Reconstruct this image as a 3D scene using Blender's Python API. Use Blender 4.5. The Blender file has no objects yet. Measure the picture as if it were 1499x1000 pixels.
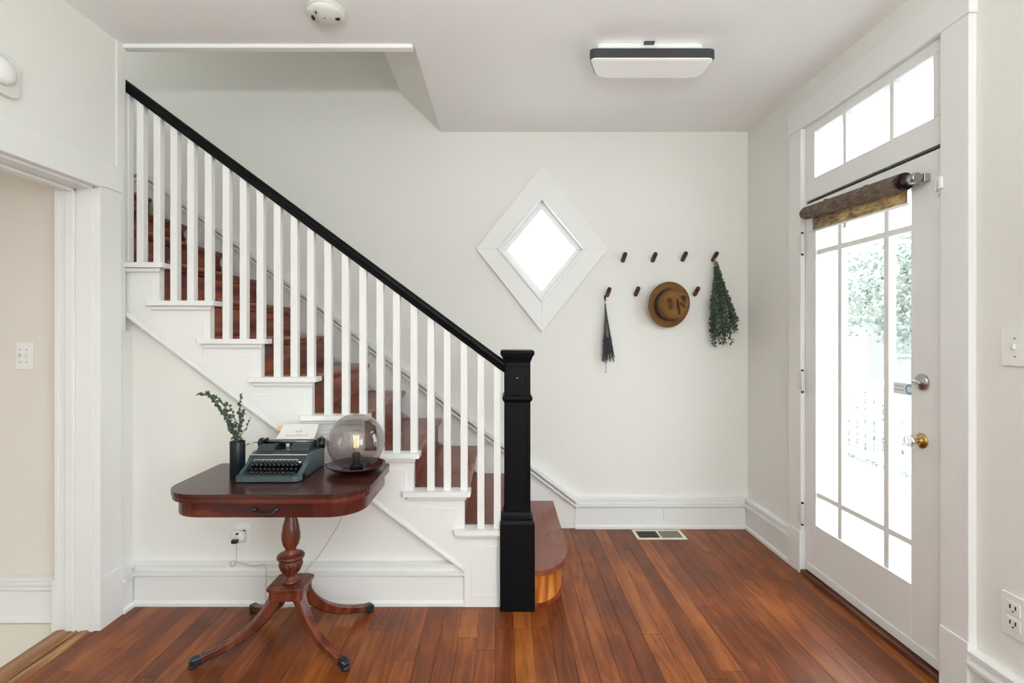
import bpy, bmesh, math, random
from mathutils import Vector, Matrix, noise
random.seed(7)
R = math.radians
scene = bpy.context.scene
COL = scene.collection

# ------------------------------------------------------------------ camera, world, lights, exposure
EYE = 1.345
F = 748.0            # focal length in pixels of the 1499 x 1000 frame
cam_d = bpy.data.cameras.new('camera')
cam_d.sensor_width = 36.0
cam_d.lens = F * 36.0 / 1499.0
cam_d.shift_x = (749.5 - 736.0) / 1499.0
cam_d.shift_y = (489.0 - 500.0) / 1499.0
cam_d.clip_start = 0.05
cam = bpy.data.objects.new('camera', cam_d)
cam.location = (0, 0, EYE)
cam.rotation_euler = (R(90), 0, 0)
COL.objects.link(cam)
scene.camera = cam

world = bpy.data.worlds.new('overcast_sky')
scene.world = world
world.use_nodes = True
wn = world.node_tree
bg = wn.nodes['Background']
bg.inputs['Color'].default_value = (0.90, 0.975, 1.03, 1)
bg.inputs['Strength'].default_value = 5.5

def area(name, loc, rot, sx, sy, power, col):
    d = bpy.data.lights.new(name, 'AREA')
    d.shape = 'RECTANGLE'; d.size = sx; d.size_y = sy
    d.energy = power; d.color = col
    o = bpy.data.objects.new(name, d)
    o.location = loc; o.rotation_euler = rot
    COL.objects.link(o)
    return o
def portal(name, loc, rot, sx, sy):
    o = area(name, loc, rot, sx, sy, 1, (1, 1, 1)); o.data.cycles.is_portal = True
# sky portals in the window openings: rear wall, right wall behind the viewer, entrance door, diamond window
portal('rear_window_portal', (1.2, -2.70, 1.45), (R(90), 0, 0), 0.8, 1.9)
portal('right_window_portal', (1.80, -1.40, 1.45), (0, R(90), 0), 1.9, 1.9)
portal('door_portal', (1.80, 2.42, 1.3), (0, R(90), 0), 2.4, 0.92)
portal('diamond_portal', (0.272, 3.66, 1.934), (R(-90), 0, 0), .6, .7)
# added fill light behind the viewer, aimed up to brighten the ceiling
area('ceiling_fill', (0.1, -0.9, 1.75), (R(180), 0, 0), 0.5, 0.5, 98, (0.93, 0.985, 1.0))
# added fill lights, one in the side room, one on the upper landing
area('side_room_fill', (-3.2, 0.1, 1.7), (R(90), 0, R(0)), 1.4, 1.6, 9, (1.0, 0.97, 0.92))
area('landing_fill', (-3.75, 3.05, 3.6), (0, R(-90), 0), 1.0, 0.7, 10, (0.90, 0.98, 1.0))

vs = scene.view_settings
vs.view_transform = 'Standard'
try: vs.look = 'None'
except Exception: pass
vs.exposure = 0.5
vs.gamma = 1.0
vs.use_curve_mapping = False
scene.cycles.max_bounces = 10
scene.cycles.diffuse_bounces = 6
scene.cycles.transparent_max_bounces = 16
scene.cycles.sample_clamp_indirect = 6.0

# ------------------------------------------------------------------ materials
def mat(name, col, rough=0.5, metal=0.0, spec=0.5, coat=0.0, bump=0.0, bscale=60.0, var=0.0, emit=None, estr=0.0):
    m = bpy.data.materials.new(name); m.use_nodes = True
    nt = m.node_tree; b = nt.nodes['Principled BSDF']
    b.inputs['Base Color'].default_value = (*col, 1)
    b.inputs['Roughness'].default_value = rough
    b.inputs['Metallic'].default_value = metal
    b.inputs['Specular IOR Level'].default_value = spec
    b.inputs['Coat Weight'].default_value = coat
    b.inputs['Coat Roughness'].default_value = 0.15
    if emit:
        b.inputs['Emission Color'].default_value = (*emit, 1)
        b.inputs['Emission Strength'].default_value = estr
    tc = nt.nodes.new('ShaderNodeTexCoord')
    if bump or var:
        n = nt.nodes.new('ShaderNodeTexNoise'); n.inputs['Scale'].default_value = bscale; n.inputs['Detail'].default_value = 4
        nt.links.new(tc.outputs['Object'], n.inputs['Vector'])
        if bump:
            bp = nt.nodes.new('ShaderNodeBump'); bp.inputs['Strength'].default_value = bump; bp.inputs['Distance'].default_value = 0.004
            nt.links.new(n.outputs['Fac'], bp.inputs['Height']); nt.links.new(bp.outputs['Normal'], b.inputs['Normal'])
        if var:
            n2 = nt.nodes.new('ShaderNodeTexNoise'); n2.inputs['Scale'].default_value = bscale * .15; n2.inputs['Detail'].default_value = 3
            nt.links.new(tc.outputs['Object'], n2.inputs['Vector'])
            mx = nt.nodes.new('ShaderNodeMixRGB'); mx.blend_type = 'MIX'
            mx.inputs[1].default_value = (*[c * (1 - var) for c in col], 1); mx.inputs[2].default_value = (*[min(1, c * (1 + var)) for c in col], 1)
            nt.links.new(n2.outputs['Fac'], mx.inputs[0]); nt.links.new(mx.outputs[0], b.inputs['Base Color'])
    return m

def wood(name, c_dark, c_mid, c_light, axis='Y', rough=0.3, coat=0.3, grain=26.0, tone=False, figure=0.5, contrast=1.0, patch=.35, spec=.4):
    m = bpy.data.materials.new(name); m.use_nodes = True
    nt = m.node_tree; L = nt.links; b = nt.nodes['Principled BSDF']
    tc = nt.nodes.new('ShaderNodeTexCoord'); mp = nt.nodes.new('ShaderNodeMapping')
    s = {'X': (0.09, 1, 1), 'Y': (1, 0.09, 1), 'Z': (1, 1, 0.09)}[axis]
    mp.inputs['Scale'].default_value = s
    L.new(tc.outputs['Object'], mp.inputs['Vector'])
    vec = mp.outputs['Vector']
    if tone:
        at = nt.nodes.new('ShaderNodeAttribute'); at.attribute_name = 'tone'
        sc = nt.nodes.new('ShaderNodeVectorMath'); sc.operation = 'SCALE'; sc.inputs['Scale'].default_value = 37.0
        L.new(at.outputs['Color'], sc.inputs[0])
        ad = nt.nodes.new('ShaderNodeVectorMath'); ad.operation = 'ADD'
        L.new(vec, ad.inputs[0]); L.new(sc.outputs[0], ad.inputs[1]); vec = ad.outputs[0]
    # fine fibres
    n1 = nt.nodes.new('ShaderNodeTexNoise'); n1.inputs['Scale'].default_value = grain * 6; n1.inputs['Detail'].default_value = 5; n1.inputs['Roughness'].default_value = .65
    L.new(vec, n1.inputs['Vector'])
    # cathedral figure: bands of a distorted noise
    n2 = nt.nodes.new('ShaderNodeTexNoise'); n2.inputs['Scale'].default_value = grain * .32; n2.inputs['Detail'].default_value = 2; n2.inputs['Distortion'].default_value = .35
    L.new(vec, n2.inputs['Vector'])
    mu = nt.nodes.new('ShaderNodeMath'); mu.operation = 'MULTIPLY'; mu.inputs[1].default_value = 16.0; L.new(n2.outputs['Fac'], mu.inputs[0])
    fr = nt.nodes.new('ShaderNodeMath'); fr.operation = 'PINGPONG'; fr.inputs[1].default_value = 1.0; L.new(mu.outputs[0], fr.inputs[0])
    mxf = nt.nodes.new('ShaderNodeMixRGB'); mxf.inputs[0].default_value = figure; L.new(n1.outputs['Fac'], mxf.inputs[1]); L.new(fr.outputs[0], mxf.inputs[2])
    # large patches
    n3 = nt.nodes.new('ShaderNodeTexNoise'); n3.inputs['Scale'].default_value = 3.0; n3.inputs['Detail'].default_value = 3
    L.new(tc.outputs['Object'], n3.inputs['Vector'])
    a1 = nt.nodes.new('ShaderNodeMixRGB'); a1.inputs[0].default_value = patch; L.new(mxf.outputs[0], a1.inputs[1]); L.new(n3.outputs['Fac'], a1.inputs[2])
    val = a1.outputs[0]
    if tone:
        a2 = nt.nodes.new('ShaderNodeMixRGB'); a2.inputs[0].default_value = .20
        sp = nt.nodes.new('ShaderNodeSeparateColor'); L.new(at.outputs['Color'], sp.inputs[0])
        L.new(val, a2.inputs[1]); L.new(sp.outputs[0], a2.inputs[2]); val = a2.outputs[0]
    cr = nt.nodes.new('ShaderNodeValToRGB')
    h = .26 / contrast
    cr.color_ramp.elements[0].position = .5 - h; cr.color_ramp.elements[0].color = (*c_dark, 1)
    cr.color_ramp.elements[1].position = .5 + h; cr.color_ramp.elements[1].color = (*c_light, 1)
    e = cr.color_ramp.elements.new(.5); e.color = (*c_mid, 1)
    L.new(val, cr.inputs[0]); L.new(cr.outputs[0], b.inputs['Base Color'])
    rr = nt.nodes.new('ShaderNodeMapRange'); rr.inputs['To Min'].default_value = rough * .8; rr.inputs['To Max'].default_value = rough * 1.35
    L.new(n3.outputs['Fac'], rr.inputs[0]); L.new(rr.outputs[0], b.inputs['Roughness'])
    bp = nt.nodes.new('ShaderNodeBump'); bp.inputs['Strength'].default_value = .12; bp.inputs['Distance'].default_value = .002
    L.new(n1.outputs['Fac'], bp.inputs['Height']); L.new(bp.outputs['Normal'], b.inputs['Normal'])
    b.inputs['Coat Weight'].default_value = coat; b.inputs['Coat Roughness'].default_value = .18; b.inputs['Specular IOR Level'].default_value = spec
    return m

def thin_glass(name, tint, refl=1.0, rough=0.0, edge=0.0, base=0.06):
    m = bpy.data.materials.new(name); m.use_nodes = True
    nt = m.node_tree; nt.nodes.clear(); L = nt.links
    out = nt.nodes.new('ShaderNodeOutputMaterial'); mix = nt.nodes.new('ShaderNodeMixShader')
    tr = nt.nodes.new('ShaderNodeBsdfTransparent'); gl = nt.nodes.new('ShaderNodeBsdfGlossy')
    gl.inputs['Roughness'].default_value = rough; gl.inputs['Color'].default_value = (.95 * refl,) * 3 + (1,)
    lw = nt.nodes.new('ShaderNodeLayerWeight'); lw.inputs['Blend'].default_value = .5
    pw = nt.nodes.new('ShaderNodeMath'); pw.operation = 'POWER'; pw.inputs[1].default_value = 4.0; L.new(lw.outputs['Facing'], pw.inputs[0])
    ma = nt.nodes.new('ShaderNodeMath'); ma.operation = 'MULTIPLY_ADD'; ma.inputs[1].default_value = .55 * refl; ma.inputs[2].default_value = base; L.new(pw.outputs[0], ma.inputs[0])
    if edge:
        mc = nt.nodes.new('ShaderNodeMixRGB'); mc.inputs[1].default_value = (*tint, 1); mc.inputs[2].default_value = (*[t * (1 - edge) for t in tint], 1)
        L.new(pw.outputs[0], mc.inputs[0]); L.new(mc.outputs[0], tr.inputs['Color'])
    else:
        tr.inputs['Color'].default_value = (*tint, 1)
    L.new(ma.outputs[0], mix.inputs[0]); L.new(tr.outputs[0], mix.inputs[1]); L.new(gl.outputs[0], mix.inputs[2]); L.new(mix.outputs[0], out.inputs[0])
    return m

M = {}
M['wall'] = mat('wall_paint', (.775, .775, .735), .75, bump=.05, bscale=90, var=.012)
M['ceiling'] = mat('ceiling_paint', (.86, .87, .86), .85, bump=.05, bscale=70, var=.01)
M['trim'] = mat('trim_paint', (.785, .79, .775), .42, bump=.03, bscale=40, var=.01)
M['doorpaint'] = mat('door_paint', (.79, .795, .78), .4, bump=.04, bscale=30, var=.015)
M['beige'] = mat('side_room_paint', (.74, .70, .635), .8, bump=.04, bscale=90)
M['black'] = mat('black_gloss_paint', (.004, .004, .005), .38, spec=.11, bump=.08, bscale=25)
M['floor'] = wood('oak_floor', (.050, .009, .002), (.175, .040, .007), (.36, .115, .023), 'Y', .34, .0, 24, tone=True, figure=.30, patch=.48, contrast=1.15, spec=.32)
M['tread'] = wood('mahogany_tread', (.10, .022, .010), (.20, .050, .024), (.31, .095, .046), 'Y', .27, .2, 16, figure=.10, contrast=.9)
M['riser'] = wood('mahogany_riser', (.075, .008, .003), (.195, .027, .007), (.38, .088, .016), 'Y', .32, .08, 12, figure=.6)
M['bull'] = wood('amber_riser', (.20, .035, .005), (.46, .13, .018), (.70, .30, .06), 'Z', .35, .1, 14, figure=.4, contrast=1.3)
M['table'] = wood('table_mahogany', (.020, .004, .003), (.050, .009, .006), (.105, .022, .011), 'X', .22, .15, 14, figure=.35, spec=.26)
M['tabletop'] = wood('table_top_mahogany', (.018, .005, .004), (.040, .010, .007), (.075, .022, .013), 'X', .22, .15, 14, figure=.3, spec=.26)
M['veneer'] = wood('table_veneer', (.035, .006, .004), (.080, .013, .008), (.15, .032, .014), 'X', .24, .15, 14, figure=.35, spec=.26)
M['pedestal'] = wood('table_pedestal', (.040, .008, .005), (.105, .022, .010), (.22, .062, .024), 'Z', .26, .2, 14, figure=.35, spec=.26)
M['tile'] = mat('cream_floor', (.80, .745, .65), .4, var=.06, bscale=20)
M['threshold'] = wood('threshold_wood', (.14, .05, .015), (.28, .12, .035), (.45, .25, .10), 'Y', .35, .2, 18)
M['darkwood'] = wood('door_sill_wood', (.05, .016, .010), (.10, .035, .018), (.17, .065, .03), 'Y', .4, .1, 18)
M['peg'] = wood('walnut_peg', (.030, .008, .006), (.06, .016, .011), (.10, .03, .02), 'Z', .4, .0, 30)
M['gap'] = mat('shadow_gap', (.02, .018, .016), .9)
M['plastic'] = mat('white_plastic', (.82, .82, .80), .35)
M['plastic2'] = mat('grey_white_plastic', (.70, .70, .66), .4)
M['chrome'] = mat('chrome', (.62, .62, .62), .18, metal=1)
M['nickel'] = mat('satin_nickel', (.45, .45, .44), .3, metal=1)
M['brass'] = mat('aged_brass', (.50, .34, .12), .28, metal=1)
M['darkmetal'] = mat('dark_brass', (.035, .035, .045), .32, metal=.6)
M['glass'] = thin_glass('window_glass', (.97, .985, .98), .5)
M['crystal'] = thin_glass('crystal', (.62, .64, .64), 1.6, .05, .85, .30)
M['smoke'] = thin_glass('smoked_glass', (.66, .625, .63), 1.3, .03, .6, .07)
M['bulb'] = thin_glass('bulb_glass', (.97, .93, .84), .7)
M['filament'] = mat('filament', (1, .7, .3), .5, emit=(1, .66, .30), estr=1.6)
M['lampbase'] = mat('lamp_base', (.018, .005, .008), .2, spec=.4)
M['socket'] = mat('socket_black', (.008, .008, .008), .35)
M['vase'] = mat('vase_glaze', (.006, .009, .012), .28, spec=.3)
M['teal'] = mat('typewriter_enamel', (.045, .072, .080), .30, coat=.15, bump=.15, bscale=300)
M['teal2'] = mat('typewriter_crinkle', (.022, .034, .036), .5, bump=.3, bscale=400)
M['key'] = mat('key_black', (.008, .008, .009), .25)
M['keyring'] = mat('key_legend', (.25, .26, .27), .4)
M['paper'] = mat('paper', (.86, .845, .81), .8, var=.01)
M['peach'] = mat('peach_paper', (.80, .52, .33), .8)
M['ink'] = mat('grey_ink', (.50, .49, .48), .8)
M['felt'] = mat('brown_felt', (.185, .088, .020), .9, bump=.5, bscale=350, var=.25)
M['ribbon'] = mat('dark_ribbon', (.022, .014, .014), .7)
M['leaf'] = mat('eucalyptus_leaf', (.062, .092, .062), .6, var=.5, bscale=80)
M['leaf2'] = mat('hanging_leaf', (.048, .092, .052), .6, var=.6, bscale=80)
M['leafstem'] = mat('green_stem', (.08, .085, .035), .7)
M['lavstem'] = mat('lavender_stem', (.10, .115, .075), .8)
M['lav'] = mat('lavender_flower', (.040, .040, .075), .85, var=.4, bscale=100)
M['twine'] = mat('cream_twine', (.70, .64, .50), .8)
M['cord'] = mat('pale_cord', (.52, .50, .46), .5)
M['lampband'] = mat('smoked_band', (.045, .045, .052), .25)
M['panel'] = mat('lamp_diffuser', (.80, .80, .78), .5, emit=(1, .995, .97), estr=.06)
M['sticker'] = mat('sticker', (.80, .86, .90), .5)
M['stickerblue'] = mat('sticker_blue', (.16, .38, .55), .5)
M['stickergrey'] = mat('sticker_grey', (.50, .54, .60), .5)
M['grille'] = mat('vent_grille', (.10, .095, .07), .6)
M['grille2'] = mat('vent_louvre', (.21, .20, .15), .6)
M['ventframe'] = mat('vent_frame', (.74, .68, .60), .4)
M['porch'] = mat('porch_boards', (.36, .355, .345), .7)
M['outwhite'] = mat('porch_paint', (.78, .78, .78), .6)
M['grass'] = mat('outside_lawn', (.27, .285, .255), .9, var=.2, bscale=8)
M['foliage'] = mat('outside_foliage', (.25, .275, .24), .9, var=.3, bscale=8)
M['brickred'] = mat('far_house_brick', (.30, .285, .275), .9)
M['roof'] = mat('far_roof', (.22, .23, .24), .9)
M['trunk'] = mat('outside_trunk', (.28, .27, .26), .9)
# woven blind
def blind_mat(name, c1, c2):
    m = mat(name, c1, .85)
    nt = m.node_tree; L = nt.links; b = nt.nodes['Principled BSDF']
    tc = nt.nodes.new('ShaderNodeTexCoord'); mp = nt.nodes.new('ShaderNodeMapping'); mp.inputs['Scale'].default_value = (1, .15, 1)
    L.new(tc.outputs['Object'], mp.inputs[0])
    n = nt.nodes.new('ShaderNodeTexNoise'); n.inputs['Scale'].default_value = 190; n.inputs['Detail'].default_value = 3; L.new(mp.outputs[0], n.inputs['Vector'])
    n2 = nt.nodes.new('ShaderNodeTexNoise'); n2.inputs['Scale'].default_value = 14; L.new(tc.outputs['Object'], n2.inputs['Vector'])
    mx = nt.nodes.new('ShaderNodeMixRGB'); mx.inputs[0].default_value = .4; L.new(n.outputs['Fac'], mx.inputs[1]); L.new(n2.outputs['Fac'], mx.inputs[2])
    cr = nt.nodes.new('ShaderNodeValToRGB'); cr.color_ramp.elements[0].position = .38; cr.color_ramp.elements[0].color = (*c1, 1)
    cr.color_ramp.elements[1].position = .62; cr.color_ramp.elements[1].color = (*c2, 1)
    L.new(mx.outputs[0], cr.inputs[0]); L.new(cr.outputs[0], b.inputs['Base Color'])
    bp = nt.nodes.new('ShaderNodeBump'); bp.inputs['Strength'].default_value = .6; bp.inputs['Distance'].default_value = .003
    L.new(n.outputs['Fac'], bp.inputs['Height']); L.new(bp.outputs['Normal'], b.inputs['Normal'])
    return m, b, cr
M['blindroll'] = blind_mat('woven_roll', (.075, .050, .035), (.20, .15, .105))[0]
_m, _b, _cr = blind_mat('woven_fabric', (.18, .115, .055), (.66, .52, .32))  # hanging fabric paler than the roll: backlight put into its colour
_nt = _m.node_tree; _o = _nt.nodes['Material Output']; _tl = _nt.nodes.new('ShaderNodeBsdfTranslucent'); _ms = _nt.nodes.new('ShaderNodeMixShader'); _ms.inputs[0].default_value = .4
_nt.links.new(_cr.outputs[0], _tl.inputs[0]); _nt.links.new(_b.outputs[0], _ms.inputs[1]); _nt.links.new(_tl.outputs[0], _ms.inputs[2]); _nt.links.new(_ms.outputs[0], _o.inputs[0])
M['blindfab'] = _m

# ------------------------------------------------------------------ geometry helpers
def newbm(): return bmesh.new()

def box(bm, x0, x1, y0, y1, z0, z1):
    v = [bm.verts.new((x, y, z)) for z in (z0, z1) for x, y in ((x0, y0), (x1, y0), (x1, y1), (x0, y1))]
    for f in ((3, 2, 1, 0), (4, 5, 6, 7), (0, 1, 5, 4), (1, 2, 6, 5), (2, 3, 7, 6), (3, 0, 4, 7)):
        bm.faces.new([v[i] for i in f])
    return bm

def prism(bm, pts, axis, a0, a1):
    """closed outline pts (2-D) extruded along axis from a0 to a1. axis 'Y': pts=(x,z); 'X': pts=(y,z); 'Z': pts=(x,y)"""
    def P(p, a):
        return {'Y': (p[0], a, p[1]), 'X': (a, p[0], p[1]), 'Z': (p[0], p[1], a)}[axis]
    A = [bm.verts.new(P(p, a0)) for p in pts]; B = [bm.verts.new(P(p, a1)) for p in pts]
    n = len(pts)
    fs = [bm.faces.new(A), bm.faces.new(B[::-1])]
    for i in range(n):
        fs.append(bm.faces.new([A[i], B[i], B[(i + 1) % n], A[(i + 1) % n]]))
    bmesh.ops.recalc_face_normals(bm, faces=fs)
    big = [f for f in fs if len(f.verts) > 4]
    if big: bmesh.ops.triangulate(bm, faces=big, ngon_method='EAR_CLIP')
    return bm

def lathe(bm, prof, loc=(0, 0, 0), seg=28, mtx=None, cap=True):
    """profile (r,z) about Z"""
    rings = []
    for r, z in prof:
        ring = []
        for i in range(seg):
            a = 2 * math.pi * i / seg
            p = Vector((r * math.cos(a), r * math.sin(a), z))
            if mtx: p = mtx @ p
            ring.append(bm.verts.new(p + Vector(loc)))
        rings.append(ring)
    for a, b in zip(rings[:-1], rings[1:]):
        for i in range(seg):
            f = bm.faces.new([a[i], a[(i + 1) % seg], b[(i + 1) % seg], b[i]]); f.smooth = True
    if cap:
        bm.faces.new(rings[0][::-1]); bm.faces.new(rings[-1])
    return bm

def tube(bm, pts, rad, seg=8, cap=True, flat=None):
    """pts list of 3-D points, rad float or list; flat=(w,h) multiplies make an elliptic section"""
    pts = [Vector(p) for p in pts]; n = len(pts)
    rr = rad if isinstance(rad, (list, tuple)) else [rad] * n
    rings = []; up = None
    for i, p in enumerate(pts):
        t = (pts[min(i + 1, n - 1)] - pts[max(i - 1, 0)]).normalized()
        if up is None:
            up = Vector((0, 0, 1)) if abs(t.z) < .9 else Vector((0, 1, 0))
        a = t.cross(up)
        if a.length < 1e-5: a = t.cross(Vector((1, 0, 0)))
        a.normalize(); b = a.cross(t).normalized(); up = b
        rings.append([bm.verts.new(p + (a * math.cos(2 * math.pi * k / seg) + b * math.sin(2 * math.pi * k / seg)) * rr[i]) for k in range(seg)])
    for A, B in zip(rings[:-1], rings[1:]):
        for k in range(seg):
            f = bm.faces.new([A[k], A[(k + 1) % seg], B[(k + 1) % seg], B[k]]); f.smooth = True
    if cap:
        bm.faces.new(rings[0][::-1]); bm.faces.new(rings[-1])
    return bm

def sweep_rect(bm, pts, side, ws, hs):
    """rectangular section swept along pts; side = horizontal unit vector across the path"""
    pts = [Vector(p) for p in pts]; n = len(pts); side = Vector(side); rings = []
    for i, p in enumerate(pts):
        t = (pts[min(i + 1, n - 1)] - pts[max(i - 1, 0)]).normalized()
        u = side.cross(t).normalized(); w, h = ws[i] / 2, hs[i] / 2
        rings.append([bm.verts.new(p + side * sx * w + u * sy * h) for sx, sy in ((-1, -.75), (-.8, -1), (.8, -1), (1, -.75), (1, .6), (.65, 1), (-.65, 1), (-1, .6))])
    k = len(rings[0])
    fs = []
    for A, B in zip(rings[:-1], rings[1:]):
        for j in range(k): fs.append(bm.faces.new([A[j], A[(j + 1) % k], B[(j + 1) % k], B[j]]))
    fs.append(bm.faces.new(rings[0][::-1])); fs.append(bm.faces.new(rings[-1]))
    bmesh.ops.recalc_face_normals(bm, faces=fs)
    return bm

def rrect(x0, x1, y0, y1, r, seg=6):
    """rounded rectangle outline; r = (r at x0y0, x1y0, x1y1, x0y1)"""
    if not isinstance(r, (list, tuple)): r = [r] * 4
    out = []
    for (cx, cy, a0), rad in zip(((x0, y0, 180), (x1, y0, 270), (x1, y1, 0), (x0, y1, 90)), r):
        ccx = cx + (rad if cx == x0 else -rad); ccy = cy + (rad if cy == y0 else -rad)
        for i in range(seg + 1):
            a = R(a0 + 90 * i / seg); out.append((ccx + rad * math.cos(a), ccy + rad * math.sin(a)))
    return out

def loc_of(o):
    v = Vector((0, 0, 0))
    while o: v = v + Vector(o.location); o = o.parent
    return v

def obj(name, bm, m, parent=None, bevel=0.0, seg=2, base=None, smooth=False):
    """bm holds world coordinates; the mesh is moved into its parent's frame"""
    if parent is not None: off = loc_of(parent)
    elif base is not None: off = Vector(base)
    else:
        vs_ = [v.co for v in bm.verts]
        off = Vector(((min(v.x for v in vs_) + max(v.x for v in vs_)) / 2, (min(v.y for v in vs_) + max(v.y for v in vs_)) / 2, min(v.z for v in vs_)))
    if bevel or smooth: bmesh.ops.recalc_face_normals(bm, faces=bm.faces[:])
    bmesh.ops.translate(bm, verts=bm.verts[:], vec=-off)
    me = bpy.data.meshes.new(name); bm.to_mesh(me); bm.free()
    me.materials.append(m)
    if smooth:
        for p in me.polygons: p.use_smooth = True
    o = bpy.data.objects.new(name, me); COL.objects.link(o)
    if parent is not None: o.parent = parent
    else: o.location = off
    if bevel:
        b = o.modifiers.new('bevel', 'BEVEL'); b.width = bevel; b.segments = seg; b.limit_method = 'ANGLE'; b.angle_limit = R(40)
    return o

def tag(o, label=None, cat=None, group=None, kind=None):
    if label: o['label'] = label
    if cat: o['category'] = cat
    if group: o['group'] = group
    if kind: o['kind'] = kind
    return o

def empty(name, loc, label=None, cat=None, group=None, kind=None):
    o = bpy.data.objects.new(name, None); o.location = loc; o.empty_display_size = .05
    COL.objects.link(o); return tag(o, label, cat, group, kind)

def struct(name, bm, m, label, cat='structure', bevel=0.0, parent=None):
    o = obj(name, bm, m, parent, bevel)
    if parent is None: tag(o, label, cat, None, 'structure')
    return o

def B(*a): return box(newbm(), *a)

# ------------------------------------------------------------------ main dimensions (metres)
CEIL = 2.752
YB = 3.555                      # back wall face
XR = 1.705                      # right wall face
XL = -1.85                      # left wall face
YW = 2.555                      # wall under the stairs
YS = 2.515                      # stringer face
OPX = -.432                     # right edge of the stair opening in the ceiling
RISE = .1905
def xt(n): return -.168 - .2513 * (n - 3)      # nosing of tread n
def xr(n): return -.158 - .2505 * (n - 3)      # end of the white return of tread n
def zr(n): return .574 + .1867 * (n - 3)       # its height

# ------------------------------------------------------------------ floor of oak boards
floor = empty('floor', (0, 0, 0), 'reddish brown varnished oak strip floor', 'floor', kind='structure')
BW = .0825
shared = []
x = -1.93; col = 0
far = newbm(); far_tones = []
def board_mesh(w, l):
    bm = newbm(); g = .0003; c = .0009
    v0 = [(g, 0), (w - g, 0)]
    # bevelled long edges: 12 verts
    prof = [(g, -.02), (g, -c), (g + c, 0), (w - g - c, 0), (w - g, -c), (w - g, -.02)]
    prism(bm, prof, 'Y', .0008, l - .0008)
    return bm
tone_base = 0.5
while x < 1.84:
    w = min(BW, 1.85 - x)
    yend = YB - .0 if x > -.2 else 2.60
    y = -2.6 + random.uniform(0, .8) - 1.2
    prev = random.random()
    while y < yend:
        l = random.uniform(.9, 2.4)
        y0 = max(y, -2.6); y1 = min(y + l, yend + .0)
        if yend - y1 < .25: y1 = yend
        tone_base = .55 * tone_base + .45 * random.random()
        t = min(1, max(0, .5 + (tone_base - .5) * 1.5 + random.uniform(-.16, .16)))
        if y1 > y0 + .02:
            if y1 > 1.75:
                bm = board_mesh(w, y1 - y0)
                bmesh.ops.translate(bm, verts=bm.verts[:], vec=(x, y0, random.uniform(-.0004, .0004)))
                o = obj('floorboard', bm, M['floor'], floor)
                ca = o.data.color_attributes.new('tone', 'FLOAT_COLOR', 'POINT')
                for d in ca.data: d.color = (t, random.Random(int(x * 999) + int(y0 * 77)).random() , t * .7, 1)
            else:
                b2 = board_mesh(w, y1 - y0); bmesh.ops.translate(b2, verts=b2.verts[:], vec=(x, y0, 0))
                me = bpy.data.meshes.new('t'); b2.to_mesh(me); b2.free(); nv = len(far.verts); far.from_mesh(me); bpy.data.meshes.remove(me)
                far_tones += [t] * (len(far.verts) - nv)
        y = y1 if y1 > y else y + l
        if y1 >= yend: break
    x += BW
o = obj('floorboards', far, M['floor'], floor); o['kind'] = 'stuff'
ca = o.data.color_attributes.new('tone', 'FLOAT_COLOR', 'POINT')
for d, t in zip(ca.data, far_tones): d.color = (t, t * .37, t * .7, 1)
obj('subfloor', B(-2.0, 1.9, -2.65, 3.7, -.12, -.018), M['gap'], floor)

# side room floor and threshold
struct('floor_side_room', B(-4.2, -2.0, -2.6, 2.42, -.12, -.004), M['tile'], 'cream floor of the side room beyond the left doorway')
th = newbm(); prism(th, [(-2.03, -.004), (-2.01, .010), (-1.965, .013), (-1.93, .013), (-1.915, .004), (-1.915, -.004)], 'Y', .2, 2.318)
prism(th, [(-1.905, -.004), (-1.905, .006), (-1.875, .010), (-1.862, .002), (-1.862, -.004)], 'Y', .2, 2.318)
struct('trim_2', th, M['threshold'], 'brown wooden threshold strips in the left doorway')

# ------------------------------------------------------------------ walls
# back wall with the diamond opening
DX, DZ = .272, 1.934
HW, HH = .306, .366
bw = newbm()
x0, x1, z0, z1 = DX - HW, DX + HW, DZ - HH, DZ + HH
X0, X1, Z0, Z1 = -4.0, 1.86, -.12, 5.2
for pts in ([(DX, z1), (x1, DZ), (x1, z1)], [(DX, z1), (x0, z1), (x0, DZ)], [(DX, z0), (x0, DZ), (x0, z0)], [(DX, z0), (x1, z0), (x1, DZ)]):
    prism(bw, pts, 'Y', YB, YB + .16)
box(bw, X0, x0, YB, YB + .16, Z0, Z1); box(bw, x1, X1, YB, YB + .16, Z0, Z1)
box(bw, x0, x1, YB, YB + .16, Z0, z0); box(bw, x0, x1, YB, YB + .16, z1, Z1)
struct('wall_back', bw, M['wall'], 'cream painted wall behind the staircase with diamond window and pegs', 'wall')

# right wall around the entrance door
DY0, DY1 = 1.958, 2.873
rw = newbm()
box(rw, XR, XR + .15, -.45, DY0, -.12, CEIL); box(rw, XR, XR + .15, -2.65, -2.35, -.12, CEIL); box(rw, XR, XR + .15, -2.35, -.45, -.12, .5); box(rw, XR, XR + .15, -2.35, -.45, 2.4, CEIL); box(rw, XR, XR + .15, DY1, YB, -.12, CEIL); box(rw, XR, XR + .15, DY0, DY1, 2.50, CEIL)
struct('wall_right', rw, M['wall'], 'cream painted wall around the glazed entrance door', 'wall')

# left wall with the doorway
lw = newbm()
LD0, LD1, LDZ = .75, 2.324, 2.02
box(lw, -2.0, XL, -2.65, LD0, -.12, CEIL); box(lw, -2.0, XL, LD1, 2.494, -.12, CEIL); box(lw, -2.0, XL, LD0, LD1, LDZ, CEIL)
box(lw, -2.0, XL, 2.494, YW + .10, -.12, 1.36)
struct('wall_left', lw, M['wall'], 'cream painted wall on the left with cased doorway', 'wall')

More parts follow.
